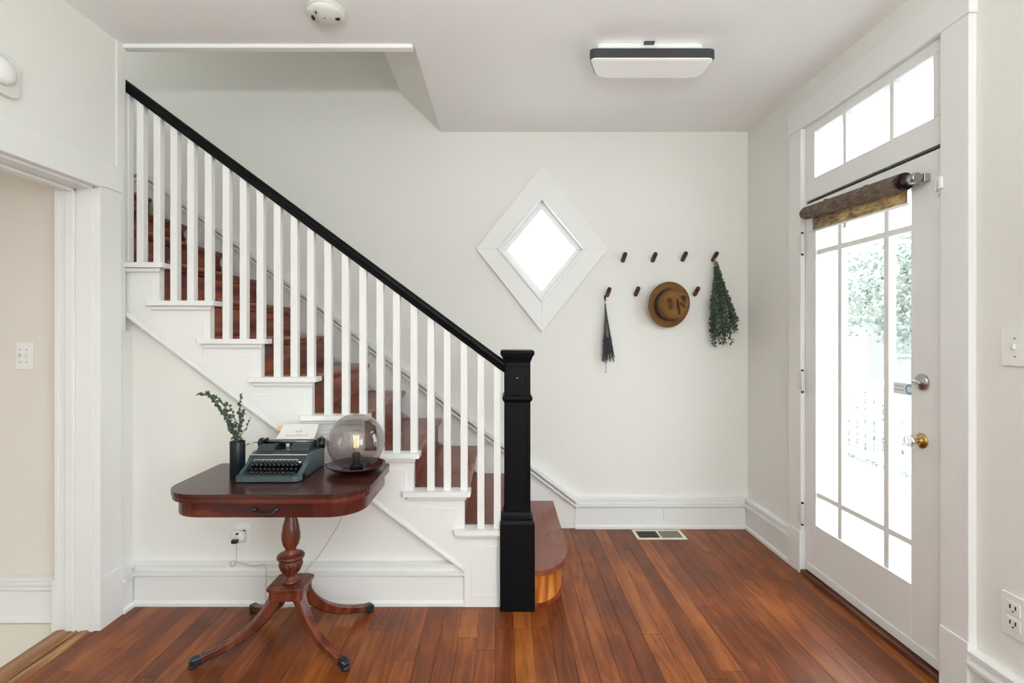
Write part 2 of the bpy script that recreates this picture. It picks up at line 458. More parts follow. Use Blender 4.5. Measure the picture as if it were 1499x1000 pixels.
# wall under the stairs (sloping top follows the stringer)
uw = newbm(); prism(uw, [(-2.0, -.12), (.0, -.12), (.0, .15), (-.21, .22), (-2.0, 1.57)], 'Y', YW, YW + .10)
struct('wall_under_stairs', uw, M['wall'], 'cream painted triangular wall under the staircase, behind the table', 'wall')

# rear wall (behind the camera) with two windows
rr_ = newbm()
for a in ((-2.0, .8), (1.6, 1.86)): box(rr_, a[0], a[1], -2.75, -2.6, 0, CEIL)
box(rr_, .8, 1.6, -2.75, -2.6, 0, .5); box(rr_, .8, 1.6, -2.75, -2.6, 2.4, CEIL)
struct('wall_rear', rr_, M['wall'], 'cream painted wall with a window behind the viewer', 'wall')

# side room and stairwell walls
struct('wall_side_room', B(-4.0, -2.0, 2.412, 2.494, -.12, 5.2), M['beige'], 'beige wall of the side room with a light switch, through the left doorway', 'wall')
struct('wall_side_room_far', B(-4.15, -4.0, -2.65, 3.72, -.12, 5.2), M['beige'], 'far left wall of the side room and stairwell', 'wall')

struct('wall_side_room_rear', B(-4.15, -2.0, -2.75, -2.6, -.12, CEIL), M['beige'], 'rear wall of the side room', 'wall')
# upper stairwell: wall above the front edge of the opening, sloped soffit, upper ceiling
struct('wall_stairwell_front', B(-2.0, .2, 2.41, 2.494, 2.96, 5.2), M['wall'], 'wall of the upper stairwell above the opening', 'wall')
sf = newbm(); prism(sf, [(OPX, CEIL), (-.697, 3.0), (-.697, 5.2), (-.60, 5.2), (OPX, 2.95)], 'Y', 2.494, YB)
struct('trim_3', sf, M['wall'], 'sloped soffit on the right side of the stair opening', 'wall')
struct('ceiling_stairwell', B(-4.15, .2, 2.41, 3.72, 5.2, 5.3), M['ceiling'], 'ceiling of the upper stairwell', 'ceiling')

# ceiling
cb = newbm(); box(cb, -2.0, 1.86, -2.75, 2.494, CEIL, 2.96); box(cb, OPX, 1.86, 2.494, YB + .05, CEIL, 2.96)
struct('ceiling', cb, M['ceiling'], 'white ceiling with the rectangular stair opening', 'ceiling')
struct('ceiling_side_room', B(-4.0, -2.0, -2.75, 2.412, CEIL, 2.96), M['ceiling'], 'ceiling of the side room', 'ceiling')
tb = newbm(); box(tb, XL, OPX - .008, 2.478, 2.518, 2.734, 2.765)
struct('trim_4', tb, M['ceiling'], 'narrow white edging along the front of the stair opening', 'trim', .004)
struct('trim_5', B(XL - .002, XL + .008, 2.440, 2.4965, 1.36, CEIL), M['wall'], 'narrow corner board at the end of the left wall', 'trim', .003)

# ------------------------------------------------------------------ baseboards
BP = [(0, 0), (.036, 0), (.036, .016), (.024, .026), (.024, .143), (.020, .146), (.030, .150), (.042, .156), (.042, .168), (.022, .172), (.020, .190), (.036, .195), (.036, .208), (.012, .212), (0, .212)]
def baseboard(name, kind, fixed, a0, a1, sgn, label, prof=BP, m='trim', parent=None):
    bm = newbm(); pts = [(fixed + sgn * d, z) for d, z in prof]
    prism(bm, pts, kind, a0, a1)
    return struct(name, bm, M[m], label, 'baseboard', 0, parent)
baseboard('baseboard_back', 'X', YB, .50, XR, -1, 'tall white moulded baseboard of the back wall')
baseboard('baseboard_right', 'Y', XR, 2.996, YB - .034, -1, 'tall white baseboard right of the far corner before the door')
baseboard('baseboard_right_near', 'Y', XR, -2.6, 1.836, -1, 'tall white baseboard on the right wall this side of the door')
baseboard('baseboard_stairs', 'X', YW, XL, -.186, -1, 'tall white baseboard under the staircase behind the table legs')
baseboard('baseboard_side_room', 'X', 2.412, -4.0, -2.0, -1, 'white baseboard seen through the left doorway')
baseboard('baseboard_left', 'Y', XL, 2.452, YW - .034, 1, 'short white baseboard in the left corner')

# blank plate on the back baseboard
tag(obj('cover_plate', B(1.11, 1.245, YB - .030, YB - .022, .057, .140), M['trim'], None, .002), 'small blank white cover plate on the back baseboard', 'plate')

# ------------------------------------------------------------------ left doorway casing
d = empty('door_2', (-1.85, 1.5, 0), 'white cased doorway opening to the side room on the left', 'doorway', kind='structure')
XC = XL + .022
obj('side_casing', B(XL, XC, LD1, 2.452, 0, LDZ), M['trim'], d, .003)
obj('casing_plinth', B(XL, XC + .006, LD1 - .001, 2.454, 0, .235), M['trim'], d, .003)
obj('header_casing', B(XL, XC + .004, .62, 2.458, LDZ, 2.143), M['trim'], d, .003)
obj('header_bead', B(XL, XC + .012, .62, 2.32, LDZ - .010, LDZ + .004), M['trim'], d, .003)
jb = newbm(); box(jb, -2.004, XL, LD1 - .020, LD1, 0, LDZ); box(jb, -2.004, XL, LD0, LD1, LDZ - .020, LDZ)
obj('jamb', jb, M['trim'], d, .002)
sb = newbm(); box(sb, -1.965, -1.925, LD1 - .034, LD1 - .02, 0, LDZ - .02); box(sb, -1.965, -1.925, LD0, LD1 - .02, LDZ - .034, LDZ - .02)
obj('door_stop', sb, M['trim'], d, .003)
bd = newbm(); box(bd, XL - .004, XC + .006, LD1 - .012, LD1 + .004, 0, LDZ)
obj('casing_bead', bd, M['trim'], d, .003)
oc = newbm(); box(oc, -2.022, -2.0, LD1 - .022, 2.412, 0, 2.14); box(oc, -2.022, -2.0, .62, LD1, LDZ - .02, 2.14)
obj('side_casing', oc, M['trim'], d, .003)
obj('casing_plinth', B(-2.034, -2.0, LD1 - .024, 2.412, 0, .235), M['trim'], d, .003)

# ------------------------------------------------------------------ entrance door (door_1)
DX0 = XR - .005
d = empty('door_1', (XR, 2.415, 0), 'white glazed entrance door of nine panes with crystal knob', 'door', kind='structure')
XO = XR + .042
GY0, GY1, GZ0, GZ1 = 2.128, 2.775, .304, 1.955
obj('hinge_stile', B(DX0, XO, GY1, 2.868, .032, 2.068), M['doorpaint'], d, .002)
obj('lock_stile', B(DX0, XO, 1.963, GY0, .032, 2.068), M['doorpaint'], d, .002)
obj('bottom_rail', B(DX0, XO, GY0, GY1, .032, GZ0), M['doorpaint'], d, .002)
obj('top_rail', B(DX0, XO, GY0, GY1, GZ1, 2.068), M['doorpaint'], d, .002)
obj('kick_moulding', B(DX0 - .006, DX0, 1.965, 2.866, .032, .075), M['doorpaint'], d, .003)
MY = (2.277, 2.592); MZ = (.472, 1.79)
for y in MY: obj('muntin', B(DX0 + .008, XO - .004, y - .015, y + .015, GZ0, GZ1), M['doorpaint'], d, .003)
ys = [GY0, MY[0], MY[1], GY1]; zs = [GZ0, MZ[0], MZ[1], GZ1]
for z in MZ:
    for i in range(3):
        obj('muntin', B(DX0 + .008, XO - .004, ys[i] + (.011 if i else 0), ys[i + 1] - (.011 if i < 2 else 0), z - .013, z + .013), M['doorpaint'], d, .003)
for i in range(3):
    for j in range(3):
        obj('pane', B(DX0 + .022, DX0 + .025, ys[i], ys[i + 1], zs[j], zs[j + 1]), M['glass'], d)
jb = newbm(); box(jb, XR - .002, XR + .15, DY1 - .004, DY1, 0, 2.50); box(jb, XR - .002, XR + .15, DY0, DY0 + .004, 0, 2.50)
box(jb, XO + .002, XO + .016, DY1 - .018, DY1 - .004, .02, 2.07); box(jb, XO + .002, XO + .016, DY0 + .004, DY0 + .018, .02, 2.07); box(jb, XO + .002, XO + .016, DY0, DY1, 2.062, 2.085)
obj('jamb', jb, M['trim'], d)
# casing
CX = XR - .030
obj('side_casing', B(CX, XR, DY1, 2.996, 0, 2.50), M['trim'], d, .003)
obj('casing_plinth', B(CX - .006, XR, DY1 + .001, 2.998, 0, .235), M['trim'], d, .003)
obj('side_casing', B(CX, XR, 1.837, DY0, 0, 2.50), M['trim'], d, .003)
obj('casing_plinth', B(CX - .006, XR, 1.835, DY0 - .001, 0, .235), M['trim'], d, .003)
obj('header_casing', B(CX - .003, XR, 1.832, 3.001, 2.50, 2.632), M['trim'], d, .003)
hg = newbm()
for z in (1.851, 1.08, .336):
    hg2 = newbm(); lathe(hg2, [(.006, -.055), (.008, -.05), (.008, .05), (.006, .055)], (CX + .006, DY1 - .006, z), 10)
    box(hg2, CX - .002, CX + .012, DY1 + .0005, DY1 + .028, z - .05, z + .05)
    h = obj('hinge', hg2, M['plastic2'], d)
    for s in (-1, 1):
        obj('hinge_tip', lathe(newbm(), [(.004, -.006), (.008, 0), (.004, .006)], (CX + .006, DY1 - .006, z + s * .060), 10), M['darkmetal'], h)
hg.free()
# knob, deadbolt, latch, strike
rotX = Matrix.Rotation(R(-90), 3, 'Y')     # z axis -> -x
k = obj('knob', lathe(newbm(), [(.030, 0), (.031, .004), (.026, .008), (.016, .010), (.012, .013), (.012, .030), (.014, .032)], (DX0, 2.071, .912), 24, rotX), M['brass'], d); k['label'] = 'aged brass rosette'
obj('knob_glass', lathe(newbm(), [(.012, .030), (.022, .036), (.029, .046), (.029, .054), (.024, .062), (.012, .066)], (DX0, 2.071, .912), 12, rotX), M['crystal'], k)
k = obj('deadbolt', lathe(newbm(), [(.033, 0), (.034, .006), (.030, .012), (.014, .014), (.010, .022)], (DX0, 2.068, 1.150), 24, rotX), M['nickel'], d)
tk = newbm(); box(tk, DX0 - .034, DX0 - .018, 2.050, 2.086, 1.143, 1.157)
obj('thumb_turn', tk, M['nickel'], k, .004)
obj('latch_plate', B(DX0 - .003, DX0 + .02, 1.960, 1.966, .92, .985), M['darkmetal'], d)
lt = newbm(); box(lt, DX0 - .010, DX0, 1.975, 1.995, 1.885, 1.960); box(lt, DX0 - .020, DX0 - .010, 1.980, 1.990, 1.90, 1.945); box(lt, CX - .010, CX, 1.942, 1.957, 1.90, 1.945)
obj('slide_bolt', lt, M['plastic'], d, .002)
obj('sill', B(XR - .034, XO + .05, DY0 + .001, DY1 - .001, .0, .024), M['darkwood'], d, .003)
obj('weather_strip', B(XR + .002, XO, DY0, DY1, .024, .032), M['gap'], d)
obj('top_gap', B(XR + .004, XO, DY0 + .004, DY1 - .004, 2.068, 2.078), M['gap'], d)

# transom window over the door
w = empty('window_2', (XR, 2.415, 2.08), 'three-pane transom window above the entrance door', 'window', kind='structure')
TY0, TY1, TZ0, TZ1 = 2.020, 2.786, 2.198, 2.447
obj('sash', B(DX0, XO, DY0 + .004, DY1 - .004, 2.085, TZ0), M['trim'], w, .003)
obj('sash', B(DX0, XO, DY0 + .004, DY1 - .004, TZ1, 2.50), M['trim'], w, .003)
obj('sash', B(DX0, XO, DY0 + .004, TY0, TZ0, TZ1), M['trim'], w, .003)
obj('sash', B(DX0, XO, TY1, DY1 - .004, TZ0, TZ1), M['trim'], w, .003)
tys = [TY0, 2.243, 2.553, TY1]
for y in tys[1:3]: obj('mullion', B(DX0 + .006, XO, y - .013, y + .013, TZ0, TZ1), M['trim'], w, .004)
for i in range(3): obj('pane', B(DX0 + .026, DX0 + .029, tys[i], tys[i + 1], TZ0, TZ1), M['glass'], w)

# ------------------------------------------------------------------ diamond window (window_1)
w = empty('window_1', (DX, YB, DZ), 'diamond-shaped window in a wide white frame beside the pegs', 'window', kind='structure')
def dia(hw, hh): return [Vector((0, hh)), Vector((hw, 0)), Vector((0, -hh)), Vector((-hw, 0))]
def dia_ring(o_hw, o_hh, i_hw, i_hh, y0, y1, side=None):
    bm = newbm(); O = dia(o_hw, o_hh); I = dia(i_hw, i_hh)
    for k in (range(4) if side is None else [side]):
        pts = [O[k], O[(k + 1) % 4], I[(k + 1) % 4], I[k]]
        prism(bm, [(DX + p.x, DZ + p.y) for p in pts], 'Y', y0, y1)
    return bm
for k in range(4): obj('frame_board', dia_ring(.457, .576, HW, HH, YB - .026, YB - .001, k), M['trim'], w, .002)
for k in range(4): obj('inner_moulding', dia_ring(.312, .374, .286, .342, YB - .036, YB + .02, k), M['trim'], w, .003)
for k in range(4): obj('sash', dia_ring(.300, .360, .236, .286, YB + .025, YB + .06, k), M['trim'], w, .003)
pb = newbm(); prism(pb, [(DX + p.x, DZ + p.y) for p in dia(.245, .296)], 'Y', YB + .04, YB + .043)
obj('pane', pb, M['glass'], w)
for k in range(4): obj('reveal', dia_ring(.306, .366, .300, .359, YB, YB + .15, k), M['trim'], w)

# ------------------------------------------------------------------ staircase
st = empty('staircase', (-1.0, YW, 0), 'mahogany staircase with white stringer climbing to the left behind the table', 'staircase')
for n in range(2, 13):
    left = xt(n + 1) - .03 if n < 12 else -3.98
    bm = newbm(); z = RISE * n; xn = xt(n)
    nose = [(left, z - .03), (xn - .012, z - .03), (xn - .004, z - .026), (xn, z - .018), (xn, z - .011), (xn - .004, z - .004), (xn - .012, z), (left, z)]
    prism(bm, nose, 'Y', YS + .045, YB - .002)
    obj('tread', bm, M['tread'], st)
    if n > 2:
        cv = newbm(); prism(cv, [(xn - .03, z - .03), (xn - .014, z - .03), (xn - .018, z - .042), (xn - .03, z - .05)], 'Y', YS + .05, YB - .024)
        obj('cove', cv, M['riser'], st)
    rb = newbm(); box(rb, xn - .05, xn - .03, YS + .045, YB - .002, RISE * (n - 1), z - .03)
    obj('riser', rb, M['riser'], st)
# starting step with quarter-round end
def bull(inset):
    XN, YN = .348 - inset, 2.492 + inset; rx, ry = .185 - inset * .6, .30 - inset * .6
    pts = [(xt(2) - .03, YB - .002), (xt(2) - .03, YN), (XN - rx, YN)]
    for i in range(1, 25):
        a = R(-90 + 90 * i / 24); pts.append((XN - rx + rx * math.cos(a), YN + ry + ry * math.sin(a)))
    pts.append((XN, YB - .002)); return pts
tb_ = newbm(); prism(tb_, bull(0), 'Z', RISE - .028, RISE)
o = obj('starting_tread', tb_, M['tread'], st, .010, 3); o['label'] = 'wide bottom tread with rounded end'
rb = newbm(); prism(rb, bull(.030), 'Z', .0, RISE - .028)
o = obj('curved_riser', rb, M['bull'], st); o['label'] = 'curved amber riser of the bottom step'
rb = newbm(); prism(rb, bull(.020), 'Z', .0, .014); obj('shoe_moulding', rb, M['riser'], st, .004)

# white outer stringer
sz = .024
pts = [(-.19, 0), (.0, 0), (.0, zr(2) - sz)]
for n in range(3, 11):
    pts += [(xr(n) - .03, zr(n - 1) - sz), (xr(n) - .03, zr(n) - sz)]
pts += [(-1.98, zr(10) - sz)]
def diag(x): return .189 + (-.19 - x) * .7555
pts += [(-1.98, diag(-1.98)), (-.19, diag(-.19))]
sb = newbm(); prism(sb, pts, 'Y', YS, YW)
obj('stringer', sb, M['trim'], st, .002)
# raised stepped facing
pts = [(-.155, .05), (-.03, .05), (-.03, zr(2) - .085)]
for n in range(3, 10):
    pts += [(xr(n) - .065, zr(n - 1) - .085), (xr(n) - .065, zr(n) - .085)]
pts += [(xr(10) - .05, zr(9) - .085), (xr(10) - .05, diag(xr(10) - .05) + .03), (-.155, diag(-.155) + .03)]
sb = newbm(); prism(sb, pts, 'Y', YS - .004, YS)
obj('stringer_facing', sb, M['trim'], st, .0015)
# bead along the lower edge
bm = newbm()
a, b = (-1.93, diag(-1.93)), (-.19, diag(-.19))
prism(bm, [(a[0], a[1] - .012), (b[0], b[1] - .012), (b[0] + .004, b[1] + .010), (a[0], a[1] + .014)], 'Y', YS - .014, YS)
obj('stringer_bead', bm, M['trim'], st, .005)
# returns
for n in range(2, 10):
    L0 = xr(n) - .335; R0 = xr(n) if n > 2 else 0.0
    z = zr(n)
    bm = newbm(); prism(bm, rrect(L0, R0, YS - .032, YS + .055, (.012, .012 if n > 2 else .001, .001, .001), 3), 'Z', z - sz, z)
    r_ = obj('return_nosing', bm, M['trim'], st, .008, 3)
    cv = newbm(); box(cv, L0 + .018, R0 - (.020 if n > 2 else 0), YS - .016, YS, z - sz - .022, z - sz)
    obj('cove', cv, M['trim'], r_, .008, 2)
# wall skirt on the back wall
def sk(x): return .206 + (.515 - x) * .7555
bm = newbm()
xe = -2.47
prism(bm, [(.80 - .30, 0), (.515, .20), (xe, sk(xe) - .012), (-3.95, sk(xe) - .012), (-3.95, RISE * 12 - .02), (xe, RISE * 12 - .02), (xe + .12, RISE * 11.2), (.30, 0)], 'Y', YB - .018, YB)
obj('wall_skirt', bm, M['trim'], st)
for dz, hh, pr in ((-.062, .020, .046), (-.026, .026, .058)):
    bm = newbm(); prism(bm, [(.515, sk(.515) + dz), (xe, sk(xe) + dz), (-3.95, sk(xe) + dz), (-3.95, sk(xe) + dz + hh), (xe, sk(xe) + dz + hh), (.515, sk(.515) + dz + hh)], 'Y', YB - pr, YB - .018)
    obj('skirt_moulding', bm, M['trim'], st, .0015)

# ------------------------------------------------------------------ railing
rl = empty('stair_railing', (.07, 2.555, 0), 'white balustrade with black handrail and black square newel post', 'railing')
def rail_z(x): return 1.179 + (.0135 - x) * .742
YRL = 2.532
bm = newbm()
ra, rb_ = (-1.96, rail_z(-1.96)), (.02, rail_z(.02))
prof = [(-.024, -.030), (.024, -.030), (.028, -.008), (.034, .004), (.032, .020), (.020, .031), (-.020, .031), (-.032, .020), (-.034, .004), (-.028, -.008)]
A = [bm.verts.new((ra[0], YRL + p[0], ra[1] + p[1])) for p in prof]; Bv = [bm.verts.new((rb_[0], YRL + p[0], rb_[1] + p[1])) for p in prof]
for i in range(len(prof)): bm.faces.new([A[i], A[(i + 1) % 10], Bv[(i + 1) % 10], Bv[i]])
bm.faces.new(A[::-1]); bm.faces.new(Bv); bmesh.ops.recalc_face_normals(bm, faces=bm.faces[:])
obj('handrail', bm, M['black'], rl, .003)
bx = [728, 704, 679.5, 655, 631, 606.5, 581, 557, 532, 506.5, 481, 456, 432, 407.5, 382.5, 358, 333, 307, 281.5, 257, 232.5, 208, 187]
S = F / 2.53
for i, px in enumerate(bx):
    xc = (px - 736) / S; n = 2 + (i + 1) // 3
    n = {0: 2, 1: 2}.get(i, 3 + (i - 2) // 3)
    bm = newbm(); h = .0172; zt = rail_z(xc) - .028
    z0 = zr(n) - .002
    vb = [bm.verts.new((xc + sx * h, YRL + sy * h, z0)) for sx, sy in ((-1, -1), (1, -1), (1, 1), (-1, 1))]
    vt = [bm.verts.new((xc + sx * h, YRL + sy * h, zt - sx * h * .742)) for sx, sy in ((-1, -1), (1, -1), (1, 1), (-1, 1))]
    bm.faces.new(vb[::-1]); bm.faces.new(vt)
    for k in range(4): bm.faces.new([vb[k], vb[(k + 1) % 4], vt[(k + 1) % 4], vt[k]])
    obj('baluster', bm, M['trim'], rl, .002)
# newel post
NX, NY = .071, 2.556
def nbox(h, z0, z1): return B(NX - h, NX + h, NY - h, NY + h, z0, z1)
def frustum(bm, h0, z0, h1, z1):
    a = [bm.verts.new((NX + sx * h0, NY + sy * h0, z0)) for sx, sy in ((-1, -1), (1, -1), (1, 1), (-1, 1))]
    b = [bm.verts.new((NX + sx * h1, NY + sy * h1, z1)) for sx, sy in ((-1, -1), (1, -1), (1, 1), (-1, 1))]
    bm.faces.new(a[::-1]); bm.faces.new(b)
    for k in range(4): bm.faces.new([a[k], a[(k + 1) % 4], b[(k + 1) % 4], b[k]])
    return bm
nw = nbox(.058, .0, 1.23)
npost = obj('newel_post', nw, M['black'], rl)
bm = nbox(.0845, 0, .425); frustum(bm, .0845, .425, .074, .440)
frustum(bm, .074, .440, .074, .456); frustum(bm, .070, .456, .064, .476)
obj('post_base', bm, M['black'], npost, .003)
def panels(z0, z1, name):
    bm = newbm(); h, t, wd = .058, .006, .019
    hf = h + t
    for ax in (0, 1):
        for s in (-1, 1):
            def bb(u0, u1, v0, v1):
                a0, a1 = (h, hf) if s > 0 else (-hf, -h)
                if ax == 0: box(bm, NX + u0, NX + u1, NY + a0, NY + a1, v0, v1)
                else: box(bm, NX + a0, NX + a1, NY + u0, NY + u1, v0, v1)
            bb(-hf, -hf + wd, z0, z1); bb(hf - wd, hf, z0, z1)
            bb(-hf + wd, hf - wd, z0, z0 + wd * 1.5); bb(-hf + wd, hf - wd, z1 - wd, z1)
    obj(name, bm, M['black'], npost, .0015)
panels(.476, 1.010, 'shaft_panel')
panels(1.045, 1.205, 'head_panel')
bm = newbm(); frustum(bm, .062, 1.008, .074, 1.026); frustum(bm, .074, 1.026, .074, 1.036); frustum(bm, .074, 1.036, .066, 1.046)
obj('collar', bm, M['black'], npost, .002)
bm = newbm(); frustum(bm, .064, 1.205, .076, 1.238); frustum(bm, .080, 1.238, .084, 1.256); frustum(bm, .084, 1.256, .078, 1.266)
obj('cap', bm, M['black'], npost, .002)
obj('screw', lathe(newbm(), [(.003, 0), (.003, .002)], (NX, NY - .058, 1.13), 8, Matrix.Rotation(R(90), 3, 'X')), M['nickel'], npost)

# ------------------------------------------------------------------ pedestal card table
TX0, TX1, TYF, TYB = -1.328, -.530, 1.940, 2.412
TZ = .735
t = empty('pedestal_table', (-.929, 2.24, 0), 'dark mahogany pedestal card table holding the typewriter and globe lamp', 'table')
def ttop(i, z0, z1, name, m, bev=.004):
    bm = newbm(); prism(bm, rrect(TX0 + i, TX1 - i, TYF + i, TYB - i * .3, (.145 - i * .5, .145 - i * .5, .02, .02), 8), 'Z', z0, z1)
    return obj(name, bm, M[m], t, bev)
ttop(0, .7185, TZ, 'tabletop', 'tabletop', .005)
ttop(.003, .700, .717, 'lower_leaf', 'veneer', .005)
ttop(.022, .640, .700, 'apron', 'veneer', .002)
AF = TYF + .022
dr = obj('drawer', B(-1.09, -.735, AF - .003, AF + .02, .644, .697), M['table'], t, .001); dr['label'] = 'drawer front with dark bail handle'
for xa in (-1.105, -.72): obj('veneer_seam', B(xa, xa + .003, AF - .0015, AF + .01, .641, .699), M['gap'], t)
hb = newbm()
hx = (388 - 736) * 1.955 / F
tube(hb, [(hx - .042, AF - .012, .672), (hx - .030, AF - .018, .660), (hx - .012, AF - .020, .660), (hx, AF - .020, .655), (hx + .012, AF - .020, .660), (hx + .030, AF - .018, .660), (hx + .042, AF - .012, .672)], .0035, 8)
for s in (-1, 1): lathe(hb, [(.011, 0), (.009, .005), (.004, .012)], (hx + s * .042, AF - .003, .672), 12, Matrix.Rotation(R(90), 3, 'X'))
obj('handle', hb, M['darkmetal'], dr)
obj('top_block', B(-1.06, -.80, 2.10, 2.36, .615, .640), M['pedestal'], t, .004)
PX, PY = -.929, 2.24
prof = [(.050, .615), (.050, .60), (.022, .585), (.020, .560), (.024, .545), (.033, .510), (.039, .475), (.040, .450), (.034, .425), (.024, .410), (.022, .402), (.026, .396), (.026, .388), (.034, .384)]
obj('turned_column', lathe(newbm(), prof, (PX, PY, 0), 32), M['pedestal'], t)
o = obj('turned_ring', lathe(newbm(), [(.034, .386), (.052, .382), (.058, .376), (.058, .368), (.052, .362), (.046, .358)], (PX, PY, 0), 32), M['pedestal'], t, smooth=False)
ur = newbm(); lathe(ur, [(.046, .360), (.048, .350), (.046, .335), (.041, .318), (.030, .300), (.022, .292), (.020, .284), (.026, .276), (.034, .270), (.038, .262)], (PX, PY, 0), 32)
for i in range(16):
    a = 2 * math.pi * i / 16
    tube(ur, [(PX + r_ * math.cos(a), PY + r_ * math.sin(a), z) for r_, z in ((.045, .352), (.045, .338), (.040, .320), (.031, .303))], [.004, .006, .005, .003], 6)
obj('carved_urn', ur, M['pedestal'], t)
pf = newbm(); prism(pf, [(PX + a, PY + b) for a, b in ((-.078, -.066), (-.052, -.078), (.052, -.078), (.078, -.066), (.078, .066), (.052, .078), (-.052, .078), (-.078, .066))], 'Z', .246, .262)
prism(pf, rrect(PX - .070, PX + .070, PY - .068, PY + .068, .01, 2), 'Z', .205, .246)
obj('platform', pf, M['pedestal'], t, .004)
def bez(p0, p1, p2, p3, u): return tuple((1 - u) ** 3 * a + 3 * (1 - u) ** 2 * u * b + 3 * (1 - u) * u * u * c + u ** 3 * d_ for a, b, c, d_ in zip(p0, p1, p2, p3))
for fx_, fy_ in ((-1.245, 2.055), (-.632, 2.045), (-1.205, 2.468), (-.640, 2.470)):
    dirv = Vector((fx_ - PX, fy_ - PY, 0)); ln = dirv.length; dirv.normalize(); side = Vector((-dirv.y, dirv.x, 0))
    pts = []; ws = []; hs = []
    for i in range(15):
        u = i / 14; s, z = bez((.050, .225), (.095, .125), (ln * .50, .052), (ln, .026), u)
        pts.append((PX + dirv.x * s, PY + dirv.y * s, z)); ws.append(.044 - .016 * u); hs.append(.058 - .030 * u)
    lg = obj('leg', sweep_rect(newbm(), pts, side, ws, hs), M['pedestal'], t, .002)
    e = Vector((fx_, fy_, 0)); q = e - dirv * .030
    ft = newbm()
    sweep_rect(ft, [q + Vector((0, 0, .028)), e + Vector((0, 0, .025)), e + dirv * .012 + Vector((0, 0, .020))], side, [.033, .036, .026], [.034, .036, .026])
    lathe(ft, [(.010, .0), (.016, .003), (.016, .012), (.010, .018)], tuple(e + dirv * .002), 12)
    obj('foot_cap', ft, M['darkmetal'], lg, .003)

# ------------------------------------------------------------------ vase and eucalyptus
VX, VY = -1.142, 2.20
v = newbm(); lathe(v, [(.029, TZ), (.031, TZ + .004), (.031, TZ + .146), (.0295, TZ + .150), (.027, TZ + .148), (.026, TZ + .02), (.001, TZ + .018)], (VX, VY, 0), 28)
tag(obj('vase', v, M['vase'], base=(VX, VY, TZ)), 'tall dark cylindrical vase left of the typewriter', 'vase')
eu = empty('eucalyptus_sprig', (VX, VY, TZ + .10), 'loose sprigs of small grey-green leaves standing in the dark vase', 'sprig')
def PT(px, py, Y): return Vector(((px - 736) * Y / F, Y, EYE - (py - 489) * Y / F))
def leafquad(bm, p, dirv, size, width=.7):
    d_ = dirv.normalized(); s = d_.cross(Vector((random.uniform(-1, 1), random.uniform(-1, 1), random.uniform(-1, 1)))).normalized()
    n = d_.cross(s).normalized(); w_ = size * width * .5
    c = [p, p + d_ * size * .30 + s * w_ * .85 + n * size * .05, p + d_ * size * .70 + s * w_ * .8 + n * size * .06, p + d_ * size + n * size * .02, p + d_ * size * .70 - s * w_ * .8 + n * size * .06, p + d_ * size * .30 - s * w_ * .85 + n * size * .05]
    vv = [bm.verts.new(x_) for x_ in c]; lo = [bm.verts.new(x_ - n * size * .035) for x_ in c]
    bm.faces.new(vv); bm.faces.new(lo[::-1])
    for i_ in range(6): bm.faces.new([vv[i_], lo[i_], lo[(i_ + 1) % 6], vv[(i_ + 1) % 6]])
stems = [([(348, 690), (346, 645), (338, 622), (322, 598), (304, 577), (290, 576)], 2.20, .9), ([(348, 690), (345, 643), (334, 618), (318, 590), (300, 574)], 2.17, 1.), ([(347, 690), (343, 640), (336, 612), (327, 592), (314, 578)], 2.23, .9),
         ([(349, 690), (349, 640), (352, 612), (351, 590), (352, 578)], 2.20, .8), ([(348, 690), (347, 640), (346, 620), (340, 603), (334, 592)], 2.16, .8), ([(348, 690), (352, 642), (355, 618), (357, 598)], 2.22, .7), ([(350, 690), (357, 643), (360, 628), (367, 612)], 2.20, .35),
         ([(348, 690), (346, 638), (352, 622), (349, 606)], 2.19, .7)]
sm = newbm(); lv = newbm()
for pp, Y, dens in stems:
    P = [PT(a, b, Y + (0 if j == 0 else (j * .008))) for j, (a, b) in enumerate(pp)]
    P[0] = Vector((VX + random.uniform(-.008, .008), VY + random.uniform(-.008, .008), TZ + .03))
    mid = Vector((VX + random.uniform(-.012, .012), VY + random.uniform(-.012, .012), TZ + .150)); P[1] = mid
    tube(sm, P, [.0016] * (len(P) - 1) + [.0008], 5)
    for a, b in zip(P[1:-1], P[2:]):
        nseg = max(3, int((b - a).length / .0075 * dens))
        for i in range(nseg):
            p = a.lerp(b, (i + random.random()) / nseg)
            for s in range(2 if dens > .5 else 1):
                dv = (b - a).normalized() * .6 + Vector((random.uniform(-1, 1), random.uniform(-1, 1), random.uniform(-1, 1)))
                leafquad(lv, p, dv, random.uniform(.011, .018), .95)
obj('stem', sm, M['leafstem'], eu); o = obj('leaves', lv, M['leaf'], eu); o['kind'] = 'stuff'

# ------------------------------------------------------------------ typewriter
TWX0, TWX1, TWY = -1.098, -.832, 2.100
tw = empty('typewriter', ((TWX0 + TWX1) / 2, 2.24, TZ), 'vintage blue-green portable typewriter on the table beside the vase', 'typewriter')
def side(pts, x0, x1, bm=None):
    bm = bm or newbm(); prism(bm, [(TWY + y, TZ + z) for y, z in pts], 'X', x0, x1); return bm
